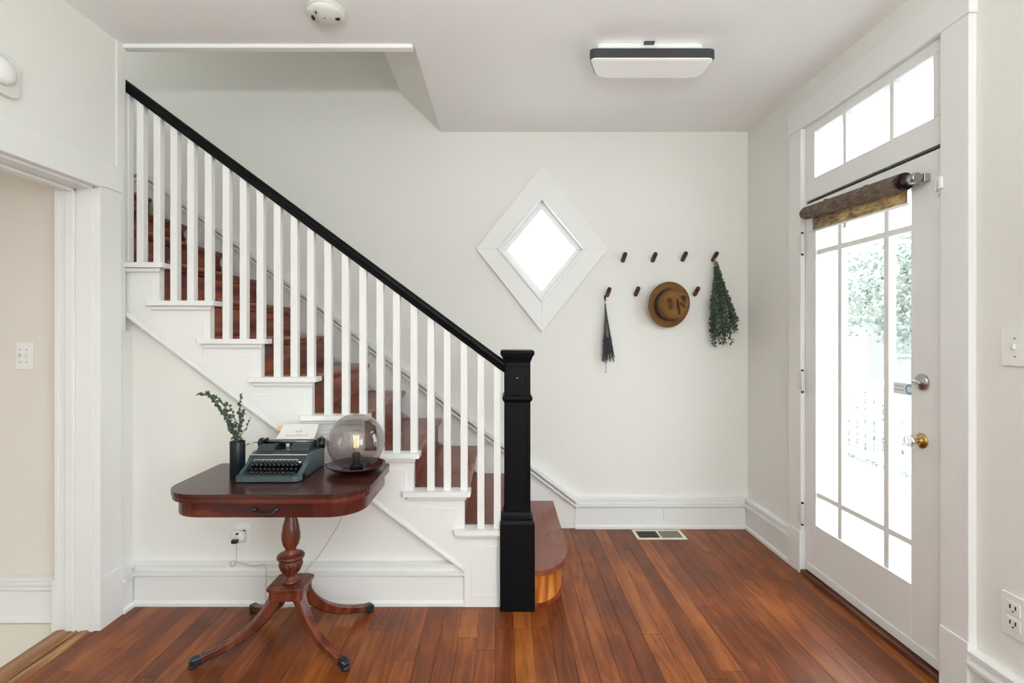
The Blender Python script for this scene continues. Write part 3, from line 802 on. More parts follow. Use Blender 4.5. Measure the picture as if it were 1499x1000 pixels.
# two flanks of the case with the sloping front, front lip, base
flank = [(.020, .004), (.016, .012), (.018, .026), (.03, .034), (.09, .060), (.118, .086), (.150, .094), (.20, .096), (.285, .085), (.285, .004)]
for x0, x1 in ((TWX0, TWX0 + .016), (TWX1 - .022, TWX1)):
    obj('side_panel', side(flank, x0, x1), M['teal'], tw, .006, 3)
fl_ = newbm(); prism(fl_, rrect(TWX0, TWX1, TWY - .008, TWY + .055, (.012, .034, .001, .001), 8), 'Z', TZ + .004, TZ + .026)
obj('front_lip', fl_, M['teal'], tw, .006, 3)
obj('base', side([(.01, .004), (.01, .018), (.10, .040), (.28, .05), (.28, .004)], TWX0 + .014, TWX1 - .02), M['key'], tw)
obj('top_cover', side([(.112, .060), (.118, .086), (.150, .094), (.175, .096), (.175, .060)], TWX0 + .012, TWX1 - .018), M['teal2'], tw, .003)
for x0, x1 in ((TWX0 + .014, TWX0 + .092), (TWX1 - .108, TWX1 - .020)):
    obj('ribbon_cover', side([(.15, .085), (.153, .108), (.175, .120), (.200, .118), (.235, .100), (.24, .08)], x0, x1), M['teal2'], tw, .006, 3)
obj('rear_cover', side([(.245, .05), (.245, .098), (.275, .096), (.285, .08), (.285, .05)], TWX0 + .012, TWX1 - .016), M['teal'], tw, .004)
for z, y, h, xa, xb in ((.087, .110, .0035, TWX0 + .006, TWX1 - .012), (.069, .094, .004, TWX0 + .030, TWX1 - .045)):
    obj('chrome_strip', B(xa, xb, TWY + y - .002, TWY + y + .004, TZ + z - h / 2, TZ + z + h / 2 + .001), M['chrome'], tw, .001)
obj('name_plate', B(-.995, -.935, TWY + .106, TWY + .110, TZ + .0755, TZ + .0795), M['brass'], tw)
obj('front_panel', side([(.094, .050), (.100, .074), (.114, .088), (.116, .050)], TWX0 + .014, TWX1 - .020), M['teal2'], tw)
# keys
def key_mesh():
    bm = newbm(); lathe(bm, [(.0018, -.012), (.0018, 0), (.0062, .001), (.0068, .003), (.0060, .0045)], (0, 0, 0), 12); return bm
proto_me = bpy.data.meshes.new('key'); b_ = key_mesh(); b_.to_mesh(proto_me); b_.free(); proto_me.materials.append(M['key'])
ring_me = bpy.data.meshes.new('key_legend'); b_ = newbm(); lathe(b_, [(.0030, .0045), (.0028, .0051)], (0, 0, 0), 8); b_.to_mesh(ring_me); b_.free(); ring_me.materials.append(M['keyring'])
off = Vector(tw.location)
for r_ in range(4):
    for c_ in range(11):
        kx = TWX0 + .036 + c_ * .0186 + (0, .004, .009, .002)[r_]
        ky = TWY + .080 - r_ * .0195; kz = TZ + .062 - r_ * .0105
        k = bpy.data.objects.new('key', proto_me); k.location = Vector((kx, ky, kz)) - off; k.parent = tw; COL.objects.link(k)
        k2 = bpy.data.objects.new('key_legend', ring_me); k2.parent = k; COL.objects.link(k2)
obj('space_bar', B(TWX0 + .05, TWX1 - .062, TWY + .008, TWY + .018, TZ + .024, TZ + .031), M['key'], tw, .002)
for xx in (TWX1 - .030, ):
    obj('tab_knob', lathe(newbm(), [(.007, 0), (.007, .006), (.004, .008)], (xx, TWY + .070, TZ + .062), 12), M['chrome'], tw)
# carriage
CY, CZ = TWY + .215, TZ + .116
rx90 = Matrix.Rotation(R(90), 3, 'Y')
obj('platen', lathe(newbm(), [(.0140, -.108), (.0140, .128)], (-.965, CY, CZ), 20, rx90), M['key'], tw)
cr_ = newbm(); box(cr_, -1.075, -.835, CY + .012, CY + .03, CZ - .018, CZ + .010); box(cr_, -1.080, -1.072, CY - .022, CY + .03, CZ - .022, CZ + .020); box(cr_, -.836, -.824, CY - .022, CY + .03, CZ - .022, CZ + .026)
obj('carriage_frame', cr_, M['key'], tw, .002)
for s in (-1, 1):
    obj('platen_knob', lathe(newbm(), [(.006, 0), (.006, .006), (.022, .007), (.024, .010), (.024, .020), (.020, .024), (.010, .025)], (-.965 + (.136 if s > 0 else -.112), CY, CZ), 20, Matrix.Rotation(R(90 * s), 3, 'Y')), M['key'], tw)
lvv = newbm(); tube(lvv, [(-1.09, CY - .01, CZ + .005), (-1.11, CY - .04, CZ + .012), (-1.135, CY - .06, CZ + .005)], .003, 8); lathe(lvv, [(.004, 0), (.006, .004), (.004, .010)], (-1.135, CY - .06, CZ), 8)
obj('return_lever', lvv, M['chrome'], tw)
tbk = newbm()
for i in range(17):
    a = R(-50 + i * 6.2); tube(tbk, [(-.965 + .010 * math.sin(a), TWY + .20, TZ + .092), (-.965 + .055 * math.sin(a), TWY + .178, TZ + .088 + .004 * math.cos(a))], .0014, 4)
obj('type_bars', tbk, M['nickel'], tw)
obj('type_guide', B(-.972, -.956, TWY + .192, TWY + .197, TZ + .09, TZ + .118), M['chrome'], tw)
obj('paper_bail', tube(newbm(), [(-1.085, CY - .017, CZ + .012), (-.85, CY - .017, CZ + .012)], .0022, 6), M['chrome'], tw)
# sheet of paper leaning back out of the carriage
pa = newbm()
BLp, BRp = Vector((-1.030, CY + .003, CZ + .0175)), Vector((-.858, CY + .003, CZ + .0175))
TLp, TRp = Vector((-1.062, 2.482, .908)), Vector((-.893, 2.482, .908))
nx_ = 2; ny_ = 6; grid = []
nrm = (BRp - BLp).cross(TLp - BLp).normalized()
if nrm.z < 0: nrm = -nrm
def pp_(u, v_, up=0.0):
    a = BLp.lerp(TLp, v_); b = BRp.lerp(TRp, v_); p = a.lerp(b, u); p = p + Vector((0, 0, -.004 * math.sin(math.pi * v_))); return p + nrm * up
for layer in (0, -.0006):
    grid.append([[pa.verts.new(pp_(i / 2, j / 6, layer)) for i in range(3)] for j in range(7)])
for j in range(6):
    for i in range(2):
        g = grid[0]; pa.faces.new([g[j][i], g[j][i + 1], g[j + 1][i + 1], g[j + 1][i]])
        g = grid[1]; pa.faces.new([g[j][i], g[j + 1][i], g[j + 1][i + 1], g[j][i + 1]])
pap = obj('paper_sheet', pa, M['paper'], None, base=tuple(BLp))
tag(pap, 'white sheet with grey script leaning back out of the typewriter', 'paper')
ik = newbm()
def script(u0, u1, v0, amp, loops, asc):
    N = loops * 10; pts_ = []
    for i in range(N + 1):
        s = i / N; ph = s * loops * 2 * math.pi
        li = int(s * loops)
        A_ = amp * (2.1 if li in asc else 1.0)
        pts_.append(pp_(u0 + (u1 - u0) * s + .010 * math.sin(ph), v0 + A_ * (1 - math.cos(ph)) / 2, .0012))
    tube(ik, pts_, .0010, 4)
script(.42, .62, .50, .07, 5, (2, 3))
script(.22, .80, .20, .09, 9, (0, 4, 5, 8))
obj('script_writing', ik, M['ink'], pap)
fc = newbm()
c0 = [pp_(-.02, .62, -.003), pp_(.10, .99, -.003), pp_(-.17, .92, -.006), pp_(-.14, .66, -.006)]
a_ = [fc.verts.new(p) for p in c0]; b2_ = [fc.verts.new(p - nrm * .001) for p in c0]
fc.faces.new(a_); fc.faces.new(b2_[::-1])
for i in range(4): fc.faces.new([a_[i], b2_[i], b2_[(i + 1) % 4], a_[(i + 1) % 4]])
o = obj('curled_corner', fc, M['peach'], pap); o['label'] = 'peach coloured corner behind the sheet'

# ------------------------------------------------------------------ globe lamp
LX, LY = -.655, 2.285
lp = empty('globe_lamp', (LX, LY, TZ), 'smoked glass globe table lamp with dark dish base at the table right end', 'lamp')
obj('dish_base', lathe(newbm(), [(.052, TZ), (.056, TZ + .004), (.075, TZ + .008), (.110, TZ + .016), (.127, TZ + .027), (.129, TZ + .031), (.124, TZ + .031), (.108, TZ + .021), (.070, TZ + .014), (.030, TZ + .013)], (LX, LY, 0), 48), M['lampbase'], lp, smooth=True)
obj('socket', lathe(newbm(), [(.030, TZ + .013), (.030, TZ + .026), (.0175, TZ + .030), (.0175, TZ + .078), (.014, TZ + .080)], (LX, LY, 0), 24), M['socket'], lp)
GR = .1255; GC = TZ + .013 + math.sqrt(GR ** 2 - .062 ** 2) + .006
gl = newbm(); a0 = math.asin(.066 / GR)
prof = [(GR * math.sin(a0 + (math.pi - a0) * i / 28), GC - GR * math.cos(a0 + (math.pi - a0) * i / 28)) for i in range(28)] + [(.0005, GC + GR)]
lathe(gl, prof, (LX, LY, 0), 56, cap=False)
obj('glass_globe', gl, M['smoke'], lp, smooth=True)
bl = newbm(); zb = TZ + .078
lathe(bl, [(.013, zb), (.014, zb + .010), (.022, zb + .035), (.029, zb + .062), (.029, zb + .078), (.022, zb + .096), (.010, zb + .105), (.001, zb + .107)], (LX, LY, 0), 28)
bb_ = obj('bulb', bl, M['bulb'], lp)
fl = newbm()
for i in range(7):
    a, b = 2 * math.pi * i / 6, 2 * math.pi * (i + .5) / 6
    tube(fl, [(LX + .010 * math.cos(a), LY + .010 * math.sin(a), zb + .022), (LX + .012 * math.cos(a), LY + .012 * math.sin(a), zb + .078), (LX + .010 * math.cos(b), LY + .010 * math.sin(b), zb + .024)], .0009, 5)
obj('filament', fl, M['filament'], bb_)

# ------------------------------------------------------------------ outlet, plug, cords
def SP(px, py, Y): return PT(px, py, Y)
ol = empty('wall_outlet', tuple(SP(357, 784, YW)), 'white outlet plate low on the wall under the table', 'outlet')
c = SP(357, 783, YW); obj('plate', B(c.x - .036, c.x + .036, YW - .006, YW, c.z - .060, c.z + .060), M['plastic'], ol, .002)
for dz in (-.022, .022):
    obj('socket', B(c.x - .017, c.x + .017, YW - .009, YW - .006, c.z + dz - .014, c.z + dz + .014), M['plastic2'], ol, .003)
obj('slot', B(c.x - .010, c.x + .012, YW - .0105, YW - .009, c.z + .019, c.z + .029), M['gap'], ol)
pg = SP(350, 783, YW - .03); rotY = Matrix.Rotation(R(90), 3, 'X')
ad = tag(obj('plug_adapter', lathe(newbm(), [(.030, 0), (.032, .006), (.032, .024), (.026, .032), (.010, .035)], (c.x - .016, YW - .006, c.z), 28, rotY), M['plastic'], base=(c.x - .016, YW - .006, c.z)), 'round white plug adapter on the outlet under the table', 'adapter')
obj('socket_hole', B(c.x - .020, c.x - .006, YW - .0425, YW - .034, c.z + .016, c.z + .024), M['socket'], ad)
pl = newbm(); box(pl, c.x - .034, c.x - .004, YW - .062, YW - .038, c.z - .022, c.z - .004)
pc = tag(obj('plug', pl, M['socket'], None, .005), 'small black plug in the white adapter', 'plug')
cb_ = newbm()
P = [SP(344, 786, 2.50), SP(346, 800, 2.505), SP(346, 818, 2.51), SP(343, 828, 2.51), SP(338, 829, 2.505), SP(338, 823, 2.50), SP(345, 822, 2.498), SP(357, 826, 2.50), SP(372, 829, 2.505), SP(385, 827, 2.505), SP(389, 829, 2.505), SP(389.5, 850, 2.508), SP(389, 876, 2.508), SP(392, 887, 2.49), SP(420, 889, 2.48), SP(440, 872, 2.49), SP(446, 840, 2.505), SP(462, 820, 2.50), SP(482, 790, 2.49), SP(499, 760, 2.48), SP(506, 720, 2.46), SP(500, 684, 2.425), SP(490, 678, 2.40), SP(482, 673, 2.39), SP(487, 678, 2.36)]
P[-3] = Vector((-.70, 2.430, TZ + .006)); P[-2] = Vector((-.69, 2.395, TZ + .004)); P[-1] = Vector((-.68, 2.35, TZ + .004)); P[-4] = Vector((-.71, 2.435, TZ - .03))
def smooth_pts(P, k=5):
    out = []
    for i in range(len(P) - 1):
        p0, p1, p2, p3 = P[max(i - 1, 0)], P[i], P[i + 1], P[min(i + 2, len(P) - 1)]
        for j in range(k):
            u = j / k
            out.append(.5 * ((2 * p1) + (p2 - p0) * u + (2 * p0 - 5 * p1 + 4 * p2 - p3) * u * u + (3 * p1 - p0 - 3 * p2 + p3) * u ** 3))
    out.append(P[-1]); return out
for p in P: p.z = max(p.z, .004)
tube(cb_, smooth_pts(P), .0023, 6)
tag(obj('lamp_cord', cb_, M['cord']), 'thin pale cord looping from the plug down the wall up to the globe lamp', 'cord')

# ------------------------------------------------------------------ switches, outlets, alarm, smoke detector
def switch(loc, axis, name, label, cat, toggles, W=.072, H=.118):
    o = empty(name, loc, label, cat); X, Y, Z = loc
    def bb(u0, u1, d0, d1, z0, z1):
        if axis == 'Y': return B(X + u0, X + u1, Y - d1, Y - d0, Z + z0, Z + z1)
        return B(X - d1, X - d0, Y + u0, Y + u1, Z + z0, Z + z1)
    obj('plate', bb(-W / 2, W / 2, 0, .006, -H / 2, H / 2), M['plastic'], o, .002)
    for u in toggles:
        tg = obj('toggle', bb(u - .004, u + .004, .006, .016, -.006, .012), M['plastic2'], o, .001)
    for z in (-.030, .030):
        for u in toggles: obj('screw', bb(u - .003, u + .003, .006, .0075, z - .003, z + .003), M['nickel'], o)
    return o
p = PT(37, 521, 2.412); switch((p.x, 2.412, p.z), 'Y', 'light_switch', 'white double toggle light switch on the beige side room wall', 'switch', (-.018, .012), .080, .128)
switch((XR, 1.700, 1.300), 'X', 'light_switch', 'white toggle light switch on the right wall beside the door', 'switch', (-.004,), .086, .125)
ro = empty('wall_outlet', (XR, 1.700, .40), 'white double outlet low on the right wall near the door', 'outlet')
obj('plate', B(XR - .006, XR, 1.655, 1.742, .335, .475), M['plastic'], ro, .002)
for z in (.432, .380):
    s_ = obj('socket', B(XR - .009, XR - .006, 1.675, 1.722, z - .020, z + .020), M['plastic'], ro, .004)
    for yy in (1.688, 1.706): obj('slot', B(XR - .0105, XR - .009, yy, yy + .004, z - .003, z + .010), M['gap'], s_)
    obj('slot', B(XR - .0105, XR - .009, 1.696, 1.701, z - .013, z - .008), M['gap'], s_)
# door chime on the left wall
al = empty('wall_alarm', (XL, 1.87, 2.29), 'rounded white alarm box high on the left wall', 'alarm')
bm = newbm(); prism(bm, rrect(1.79, 1.937, 2.225, 2.375, .035, 5), 'X', XL, XL + .022); obj('housing', bm, M['plastic2'], al, .008, 3)
obj('sounder', lathe(newbm(), [(.050, 0), (.048, .012), (.034, .022), (.012, .026)], (XL + .022, 1.862, 2.305), 28, Matrix.Rotation(R(90), 3, 'Y')), M['plastic'], al)
# smoke detector
sd = empty('smoke_detector', (-.768, 2.215, CEIL), 'round white smoke detector on the ceiling at the top edge', 'smoke detector')
flip = Matrix.Rotation(R(180), 3, 'X')
obj('base', lathe(newbm(), [(.082, 0), (.082, .012), (.078, .014)], (-.768, 2.215, CEIL), 36, flip), M['plastic2'], sd)
obj('cover', lathe(newbm(), [(.080, .013), (.078, .026), (.066, .036), (.030, .042), (.022, .044)], (-.768, 2.215, CEIL), 36, flip), M['plastic2'], sd, smooth=True)
for ax_, ay_, w_, h_ in ((-.050, -.01, .010, .022), (.052, .0, .018, .008), (-.025, -.046, .004, .012), (.0, -.012, .004, .006)):
    obj('slot', B(-.768 + ax_ - w_ / 2, -.768 + ax_ + w_ / 2, 2.215 + ay_ - h_ / 2, 2.215 + ay_ + h_ / 2, CEIL - .046, CEIL - .034), M['gap'], sd)

# ------------------------------------------------------------------ ceiling light
cl = empty('ceiling_light', (.72, 2.52, CEIL), 'flat rectangular white ceiling light with a smoked dark band', 'ceiling light')
def trap(i, r=.035):
    yn, yf = 2.425 + i, 2.625 - i
    c = [(.408 + i, yn), (1.016 - i, yn), (1.012 - i * .6, yf), (.476 + i * .6, yf)]
    out = []
    for k in range(4):
        p0, p1, p2 = Vector(c[k - 1]), Vector(c[k]), Vector(c[(k + 1) % 4]); a = (p0 - p1).normalized(); b = (p2 - p1).normalized(); rr_k = r if k < 2 else r * 1.6
        A_, B_ = p1 + a * rr_k, p1 + b * rr_k
        for j in range(6):
            u = j / 5; out.append(tuple((1 - u) ** 2 * A_ + 2 * u * (1 - u) * p1 + u * u * B_))
    return out
def loft(bm, rings):
    rs = [[bm.verts.new((p[0], p[1], z)) for p in pts_] for pts_, z in rings]; n = len(rs[0])
    for A_, B_ in zip(rs[:-1], rs[1:]):
        for i in range(n): bm.faces.new([A_[i], A_[(i + 1) % n], B_[(i + 1) % n], B_[i]])
    bm.faces.new(rs[0]); bm.faces.new(rs[-1][::-1]); bmesh.ops.recalc_face_normals(bm, faces=bm.faces[:]); return bm
obj('housing', loft(newbm(), [(trap(.045), CEIL), (trap(.040), 2.730), (trap(.008), 2.704)]), M['plastic'], cl, .002)
obj('dark_band', loft(newbm(), [(trap(.004), 2.704), (trap(0), 2.700), (trap(0), 2.664), (trap(.004), 2.660)]), M['lampband'], cl, .001)
obj('diffuser', loft(newbm(), [(trap(.006), 2.661), (trap(.008), 2.656), (trap(.02), 2.652)]), M['panel'], cl, .002)
obj('mounting_clip', B(.68, .73, 2.452, 2.47, CEIL - .012, CEIL), M['lampband'], cl, .002)

# ------------------------------------------------------------------ pegs
def peg(px, py, label, hang=False):
    # base on the wall, tip raised towards the room
    c = PT(px, py, YB - .03)
    base = Vector((c.x - .004, YB, c.z - .020)); tip = base + Vector((.004, -.062, .044))
    d_ = (tip - base).normalized(); q = Vector((0, 0, 1)).rotation_difference(d_).to_matrix()
    L_ = (tip - base).length
    o = obj('wall_peg', lathe(newbm(), [(.0145, 0), (.0145, L_ - .004), (.0125, L_)], tuple(base), 16, q), M['peg'], base=tuple(base))
    tag(o, label, 'peg', 'slanted wooden wall pegs'); return base, tip
names_u = ['short dark wooden peg, leftmost of the upper row', 'short dark wooden peg, second from left in the upper row', 'short dark wooden peg, third from left in the upper row', 'short dark wooden peg with the green leafy bunch hanging from it']
for (px, py), nm in zip(((914, 377), (958, 377), (1002, 376), (1047, 376)), names_u): last = peg(px, py, nm)
names_l = ['short dark wooden peg with the lavender bunch hanging from it', 'short dark wooden peg left of the hat in the lower row', 'short dark wooden peg right of the hat in the lower row', 'dark wooden peg hidden behind the brown hat']
pegs_l = [peg(px, py, nm) for (px, py), nm in zip(((891, 428), (933, 427), (1020, 427), (977, 428)), names_l)]

# ------------------------------------------------------------------ hat
HC = PT(978, 446, YB - .05)
ht = empty('felt_hat', (HC.x, YB - .02, HC.z), 'brown felt fedora hanging on a peg with its pinched crown facing out', 'hat')
# local axes: outwards = -Y (slight tilt), profile (r, out)
tilt = Matrix.Rotation(R(13), 3, 'Z') @ Matrix.Rotation(R(5), 3, 'X') @ Matrix.Rotation(R(90), 3, 'X')     # z -> -y
def hat_pt(r, a, h):
    v_ = Vector((r * math.cos(a), r * math.sin(a), h)); return tilt @ v_
NS = 112
prof = [(.098, .012), (.105, .004), (.120, -.001), (.138, .002), (.150, .007), (.1565, .013), (.157, .016), (.150, .011), (.138, .006), (.120, .004), (.108, .009), (.100, .018), (.0985, .040), (.094, .075), (.088, .098), (.076, .112), (.058, .115), (.036, .108), (.016, .103), (.002, .102)]
def crown_disp(r, a, h):
    x_, y_ = r * math.cos(a), r * math.sin(a)
    dz = 0; rr = r
    if h > .05:
        w_ = min(1, (h - .05) / .05)
        def dent(cu, cv_, ru, rv, rot, dep):
            c_, s_ = math.cos(R(rot)), math.sin(R(rot)); du, dv_ = x_ - cu, y_ - cv_
            a_ = (du * c_ + dv_ * s_) / ru; b_ = (-du * s_ + dv_ * c_) / rv
            t_ = min(1, max(0, (1.25 - math.hypot(a_, b_)) / .6)); return -dep * w_ * t_ * t_ * (3 - 2 * t_)
        dz += dent(-.050, .002, .020, .036, 8, .034)
        dz += dent(.012, -.012, .0085, .050, 14, .050)
        dz += dent(.046, .036, .020, .024, 40, .046)
        dz += dent(.040, .000, .020, .007, -35, .030)
        dz += .010 * w_ * math.exp(-((x_ + .016) / .008) ** 2) * (1 if abs(y_) < .06 else .5)
    return dz
bm = newbm(); rings = []
prof2 = prof[:15] + [(.088 - .086 * i / 40, .098 + .016 * math.sin(min(1, i / 11) * math.pi / 2) - .002 * max(0, i - 11) / 29) for i in range(1, 41)]
for r_, h_ in prof2:
    ring = []
    for i in range(NS):
        a = 2 * math.pi * i / NS; wob = 0
        if r_ > .11: wob = .004 * math.sin(2 * a + .6) + .002 * math.sin(3 * a)
        rr_ = (r_ * 1.07 if h_ > .02 else r_) * (1 + (.02 * math.cos(2 * a) if h_ > .02 else 0))
        ring.append(bm.verts.new(Vector((HC.x, YB - .046, HC.z)) + hat_pt(rr_, a, h_ + wob + crown_disp(r_, a, h_))))
    rings.append(ring)
for A_, B_ in zip(rings[:-1], rings[1:]):
    for i in range(NS):
        f = bm.faces.new([A_[i], A_[(i + 1) % NS], B_[(i + 1) % NS], B_[i]]); f.smooth = True
bm.faces.new(rings[-1]); obj('crown_and_brim', bm, M['felt'], ht, smooth=True)
bm = newbm(); rings = []
for r_, h_ in ((.1015, .016), (.1035, .018), (.1015, .050), (.098, .050)):
    rings.append([bm.verts.new(Vector((HC.x, YB - .046, HC.z)) + hat_pt(1.075 * r_ * (1 + .02 * math.cos(4 * math.pi * i / NS)), 2 * math.pi * i / NS, h_)) for i in range(NS)])
for A_, B_ in zip(rings[:-1], rings[1:]):
    for i in range(NS): bm.faces.new([A_[i], A_[(i + 1) % NS], B_[(i + 1) % NS], B_[i]]).smooth = True
obj('hat_band', bm, M['ribbon'], ht)

# ------------------------------------------------------------------ hanging lavender
lvd = PT(887, 434, YB - .03)
le = empty('lavender_bunch', (lvd.x, lvd.y, lvd.z), 'slim dried lavender bunch hanging flowers-down from the lower left peg', 'dried flowers')
sm = newbm(); fb = newbm()
for i in range(46):
    ex = random.uniform(-9, 9) + 3; ln = random.uniform(82, 97)
    if i == 0: ex, ln = -1, 112
    top = PT(885.5 + random.uniform(-1.2, 1.2), 433 + random.uniform(-1, 2), YB - .028 + random.uniform(-.004, .004))
    kn = PT(886.2 + random.uniform(-.8, .8), 444, YB - .028 + random.uniform(-.003, .003))
    bt = PT(888 + ex, 434 + ln, YB - .030 + random.uniform(-.024, .014))
    md = kn.lerp(bt, .5) + Vector((0, random.uniform(-.004, .004), 0))
    tube(sm, [top, kn, md, bt], .0011, 4)
    n0 = 13
    for j in range(n0):
        u = .62 + .38 * j / n0; p = kn.lerp(bt, u)
        s = random.uniform(.004, .0065)
        leafquad(fb, p, Vector((random.uniform(-.7, .7), random.uniform(-.7, .7), -1)), s * 2.2, .75)
obj('stems', sm, M['lavstem'], le); o = obj('flower_heads', fb, M['lav'], le); o['kind'] = 'stuff'
obj('stem_wrap', lathe(newbm(), [(.006, -.012), (.0075, 0), (.006, .012)], tuple(PT(885.6, 436, YB - .028)), 10), M['peg'], le)
obj('twine', lathe(newbm(), [(.007, -.008), (.0085, 0), (.007, .008)], tuple(PT(886, 443, YB - .028)), 12), M['twine'], le)
obj('hanging_loop', tube(newbm(), [PT(885.5, 434, YB - .028), PT(887, 430, YB - .026), PT(890, 426, YB - .03), PT(891, 430, YB - .03), PT(886.5, 436, YB - .028)], .0012, 5), M['twine'], le)

# ------------------------------------------------------------------ hanging eucalyptus
eb = PT(1049, 386, YB - .03)
he = empty('hanging_greenery_bunch', (eb.x, eb.y, eb.z), 'full green leafy bunch hanging upside down from the upper right peg', 'greenery')
sm = newbm(); lv = newbm()
for i in range(34):
    fx_ = random.random()
    top = PT(1047 + random.uniform(-1.5, 4), 386 + random.uniform(-5, 4), YB - .030 + random.uniform(-.006, .006))
    ex = 1039 + 40 * fx_; ey = 470 + random.uniform(8, 36) - (14 if fx_ > .8 else 0) - (6 if fx_ < .1 else 0)
    bt = PT(ex, ey, YB - .045 + random.uniform(-.055, .020))
    md = PT(1046 + (ex - 1046) * .62 - 1, 386 + (ey - 386) * .55, YB - .045 + random.uniform(-.03, .012))
    q1 = top.lerp(md, .5) + Vector((0, 0, 0))
    Q = [top, q1, md, md.lerp(bt, .5), bt]
    tube(sm, Q, .0013, 4)
    for a, b in zip(Q[:-1], Q[1:]):
        nn = int((b - a).length / .0052)
        for j in range(nn):
            p = a.lerp(b, (j + random.random()) / max(1, nn))
            frac = (top.z - p.z) / (top.z - bt.z)
            if frac < .08 or random.random() > min(.62, frac * 1.6 + .25): continue
            s = .010 + .011 * frac
            leafquad(lv, p, Vector((random.uniform(-1, 1), random.uniform(-1, .6), random.uniform(-1.3, .4))), s * random.uniform(.8, 1.25), .75)
for v_ in lv.verts:
    if v_.co.y > YB - .003: v_.co.y = YB - .003
obj('stems', sm, M['leafstem'], he); o = obj('leaves', lv, M['leaf2'], he); o['kind'] = 'stuff'
obj('twine', tube(newbm(), [PT(1047, 390, YB - .036), PT(1046, 384, YB - .034), PT(1048, 374, YB - .036), PT(1050, 384, YB - .040), PT(1047, 390, YB - .040)], .0014, 5), M['twine'], he)

# ------------------------------------------------------------------ roller blind on the door
rb0 = Vector((XR - .052, 2.805, 2.004)); rb1 = Vector((XR - .052, 2.100, 1.972))
bl_ = empty('roller_blind', (XR - .05, 2.45, 1.90), 'rolled-up woven brown blind hanging over the top of the entrance door', 'blind')
obj('fabric_roll', tube(newbm(), [rb0, rb0.lerp(rb1, .03), rb0.lerp(rb1, .5), rb0.lerp(rb1, .97), rb1], [.026, .034, .036, .037, .034], 24), M['blindroll'], bl_)
dv = (rb1 - rb0).normalized()
obj('chrome_end', tube(newbm(), [rb1, rb1 + dv * .062, rb1 + dv * .066], [.021, .021, .018], 20), M['nickel'], bl_)
obj('roll_end', tube(newbm(), [rb1 - dv * .022, rb1 + dv * .002], .0365, 24), M['lampbase'], bl_)
obj('end_pin', tube(newbm(), [rb0 - dv * .001, rb0 - dv * .02], .008, 10), M['darkmetal'], bl_)
bm = newbm()
HX = XR - .022
zt0, zt1 = 1.990, 1.962; zb0, zb1 = 1.908, 1.889
c = [Vector((HX, 2.775, zb0)), Vector((HX, 2.128, zb1)), Vector((HX, 2.128, zt1)), Vector((HX, 2.775, zt0))]
a_ = [bm.verts.new(p) for p in c]; b3 = [bm.verts.new(p + Vector((.003, 0, 0))) for p in c]
bm.faces.new(a_); bm.faces.new(b3[::-1])
for i in range(4): bm.faces.new([a_[i], b3[i], b3[(i + 1) % 4], a_[(i + 1) % 4]])
obj('hanging_fabric', bm, M['blindfab'], bl_)
obj('hem_bar', tube(newbm(), [(HX, 2.785, zb0 - .004), (HX, 2.118, zb1 - .004)], .0055, 10), M['plastic'], bl_)
obj('pull_tab', B(HX - .004, HX + .002, 2.50, 2.52, 1.868, 1.896), M['plastic2'], bl_)
for yy in (2.62, 2.33):
    z_ = rb0.z + (rb1.z - rb0.z) * (2.805 - yy) / .705
    obj('bracket', B(XR - .056, XR - .008, yy - .010, yy + .010, z_ + .034, z_ + .041), M['darkmetal'], bl_, .002)
br = newbm(); box(br, XR - .030, DX0, 2.030, 2.062, 1.952, 1.986); box(br, XR - .062, DX0, 2.812, 2.818, 1.985, 2.022)
obj('end_bracket', br, M['nickel'], bl_, .002)

# sticker on the door glass
sx_ = DX0 + .021
stt = tag(obj('window_sticker', B(sx_ - .001, sx_, 2.135, 2.250, 1.085, 1.135), M['sticker'], None), 'pale blue sticker with round emblem on the door glass near the deadbolt', 'sticker')
rg = newbm(); lathe(rg, [(.014, 0), (.021, .0), (.021, .0008), (.014, .0008)], (sx_ - .001, 2.162, 1.110), 20, rotX, cap=False)
obj('emblem', rg, M['stickerblue'], stt)
rg = newbm()
for z_ in (1.120, 1.103): box(rg, sx_ - .0018, sx_ - .001, 2.190, 2.242, z_ - .003, z_ + .003)
obj('lettering', rg, M['stickergrey'], stt)

# ------------------------------------------------------------------ floor vent
fv = empty('floor_vent', (1.045, 3.416, 0), 'rectangular floor vent with cream frame beside the back baseboard', 'vent')
fr_ = newbm(); VX0, VX1, VY0, VY1 = .880, 1.208, 3.338, 3.497
for a in ((VX0, VX1, VY0, VY0 + .020), (VX0, VX1, VY1 - .020, VY1), (VX0, VX0 + .020, VY0 + .02, VY1 - .02), (VX1 - .020, VX1, VY0 + .02, VY1 - .02), (1.037, 1.051, VY0 + .02, VY1 - .02)):
    box(fr_, a[0], a[1], a[2], a[3], .0005, .006)
obj('frame', fr_, M['ventframe'], fv, .0015)
obj('duct', B(VX0 + .01, VX1 - .01, VY0 + .01, VY1 - .01, .0006, .0016), M['gap'], fv)
for k in range(14):
    xx = .906 + k * .0095
    obj('louvre', B(xx, xx + .003, VY0 + .02, VY1 - .02, .0016, .0045), M['grille'], fv)
for k in range(14):
    xx = 1.054 + k * .0097
    obj('louvre', B(xx, xx + .0085, VY0 + .02, VY1 - .02, .0016, .0045), M['grille2'], fv)

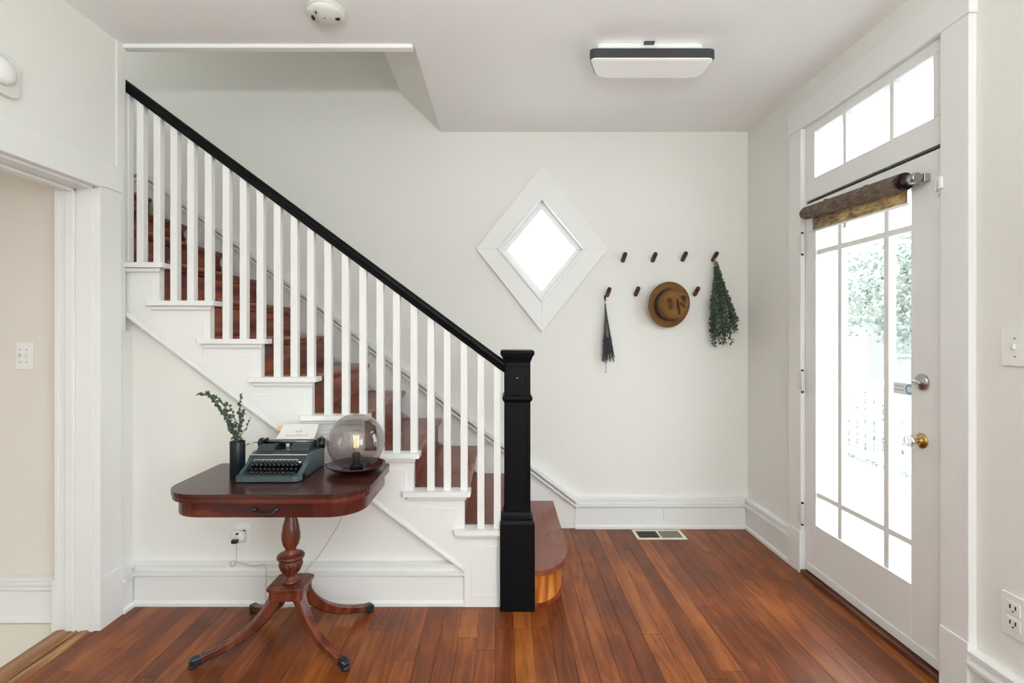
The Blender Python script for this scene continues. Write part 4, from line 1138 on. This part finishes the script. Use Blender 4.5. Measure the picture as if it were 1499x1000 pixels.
# ------------------------------------------------------------------ outside the door
pfm = empty('floor_porch', (2.9, 3.4, -.10), 'pale painted porch floor outside the entrance door', 'porch', kind='structure')
for i in range(22):
    obj('porch_board', B(1.87 + i * .095, 1.87 + i * .095 + .092, -.5, 8.0, -.10, -.06), M['porch'], pfm)
struct('ground', B(4.0, 60, -30, 60, -.75, -.7), M['grass'], 'pale lawn outside the door', 'ground')
for (yy) in (5.85, 3.75):
    pp2 = newbm(); box(pp2, 3.70, 3.86, yy, yy + .16, -.06, 3.0); box(pp2, 3.67, 3.89, yy - .03, yy + .19, -.06, .10)
    tag(obj('porch_post', pp2, M['outwhite'], None, .01), 'white square porch post seen through the ' + ('left' if yy > 5 else 'right') + ' door panes', 'post')
rl2 = empty('porch_railing', (3.78, 5.0, -.06), 'white porch railing seen faintly through the lower door panes', 'railing')
for z in (.06, .82): obj('rail', B(3.74, 3.82, 3.945, 5.815, z, z + .06), M['outwhite'], rl2)
for k in range(15): obj('baluster', B(3.765, 3.80, 4.0 + k * .125, 4.035 + k * .125, .12, .82), M['outwhite'], rl2)
hs = empty('neighbour_house', (18, 22, -.7), 'faint neighbouring house across the lawn seen through the door', 'house')
obj('wall', B(15, 24, 21, 27, -.7, 2.9), M['brickred'], hs)
rf = newbm(); prism(rf, [(14.4, 2.9), (24.6, 2.9), (19.5, 5.6)], 'Y', 20.5, 27.5); obj('roof', rf, M['roof'], hs)
for xx in (16.0, 18.2, 21.0):
    wf = obj('window', B(xx, xx + 1.0, 20.93, 21.0, .4, 2.0), M['outwhite'], hs); obj('pane', B(xx + .12, xx + .88, 20.90, 20.93, .52, 1.88), M['roof'], wf)
for k, (tx, ty, th_, tr_) in enumerate(((10.5, 17.0, 4.6, 2.0), (14.6, 17.6, 4.6, 1.5), (9.2, 11.2, 3.9, 1.4), (26, 36, 7, 3.5))):
    tr = empty('tree', (tx, ty, -.7), ['leafy tree left of the far house', 'tall leafy tree in front of the far house', 'nearest leafy tree beyond the porch', 'large tree behind the far house'][k], 'tree', 'trees outside the door')
    obj('trunk', tube(newbm(), [(tx, ty, -.7), (tx + .1, ty, th_ * .3), (tx, ty + .1, th_ * .7)], [.22, .16, .06], 8), M['trunk'], tr)
    lf = newbm()
    for i in range(3600):
        a = random.uniform(0, 2 * math.pi); u = random.uniform(-1, 1); q = random.random() ** .4
        p = Vector((tx + tr_ * q * math.sqrt(1 - u * u) * math.cos(a), ty + tr_ * q * math.sqrt(1 - u * u) * math.sin(a), th_ * .60 + th_ * .38 * q * u))
        leafquad(lf, p, Vector((random.uniform(-1, 1), random.uniform(-1, 1), random.uniform(-1, 1))), random.uniform(.07, .15), .75)
    o = obj('foliage', lf, M['foliage'], tr); o['kind'] = 'stuff'
for k, (tx, ty) in enumerate(((6.2, 9.2), (5.6, 7.4))):
    lf = newbm()
    for i in range(420):
        a = random.uniform(0, 2 * math.pi); u = random.uniform(0, 1); q = random.random() ** .4
        p = Vector((tx + .7 * q * math.cos(a), ty + .8 * q * math.sin(a), -.68 + 1.1 * u * math.sqrt(max(0, 1 - q * q * .8))))
        leafquad(lf, p, Vector((random.uniform(-1, 1), random.uniform(-1, 1), random.uniform(0, 1))), random.uniform(.09, .16), .6)
    tag(obj('shrub', lf, M['foliage']), ['farther low shrub on the lawn beyond the porch railing', 'nearer low shrub on the lawn beyond the porch railing'][k], 'shrub', 'shrubs beyond the porch')
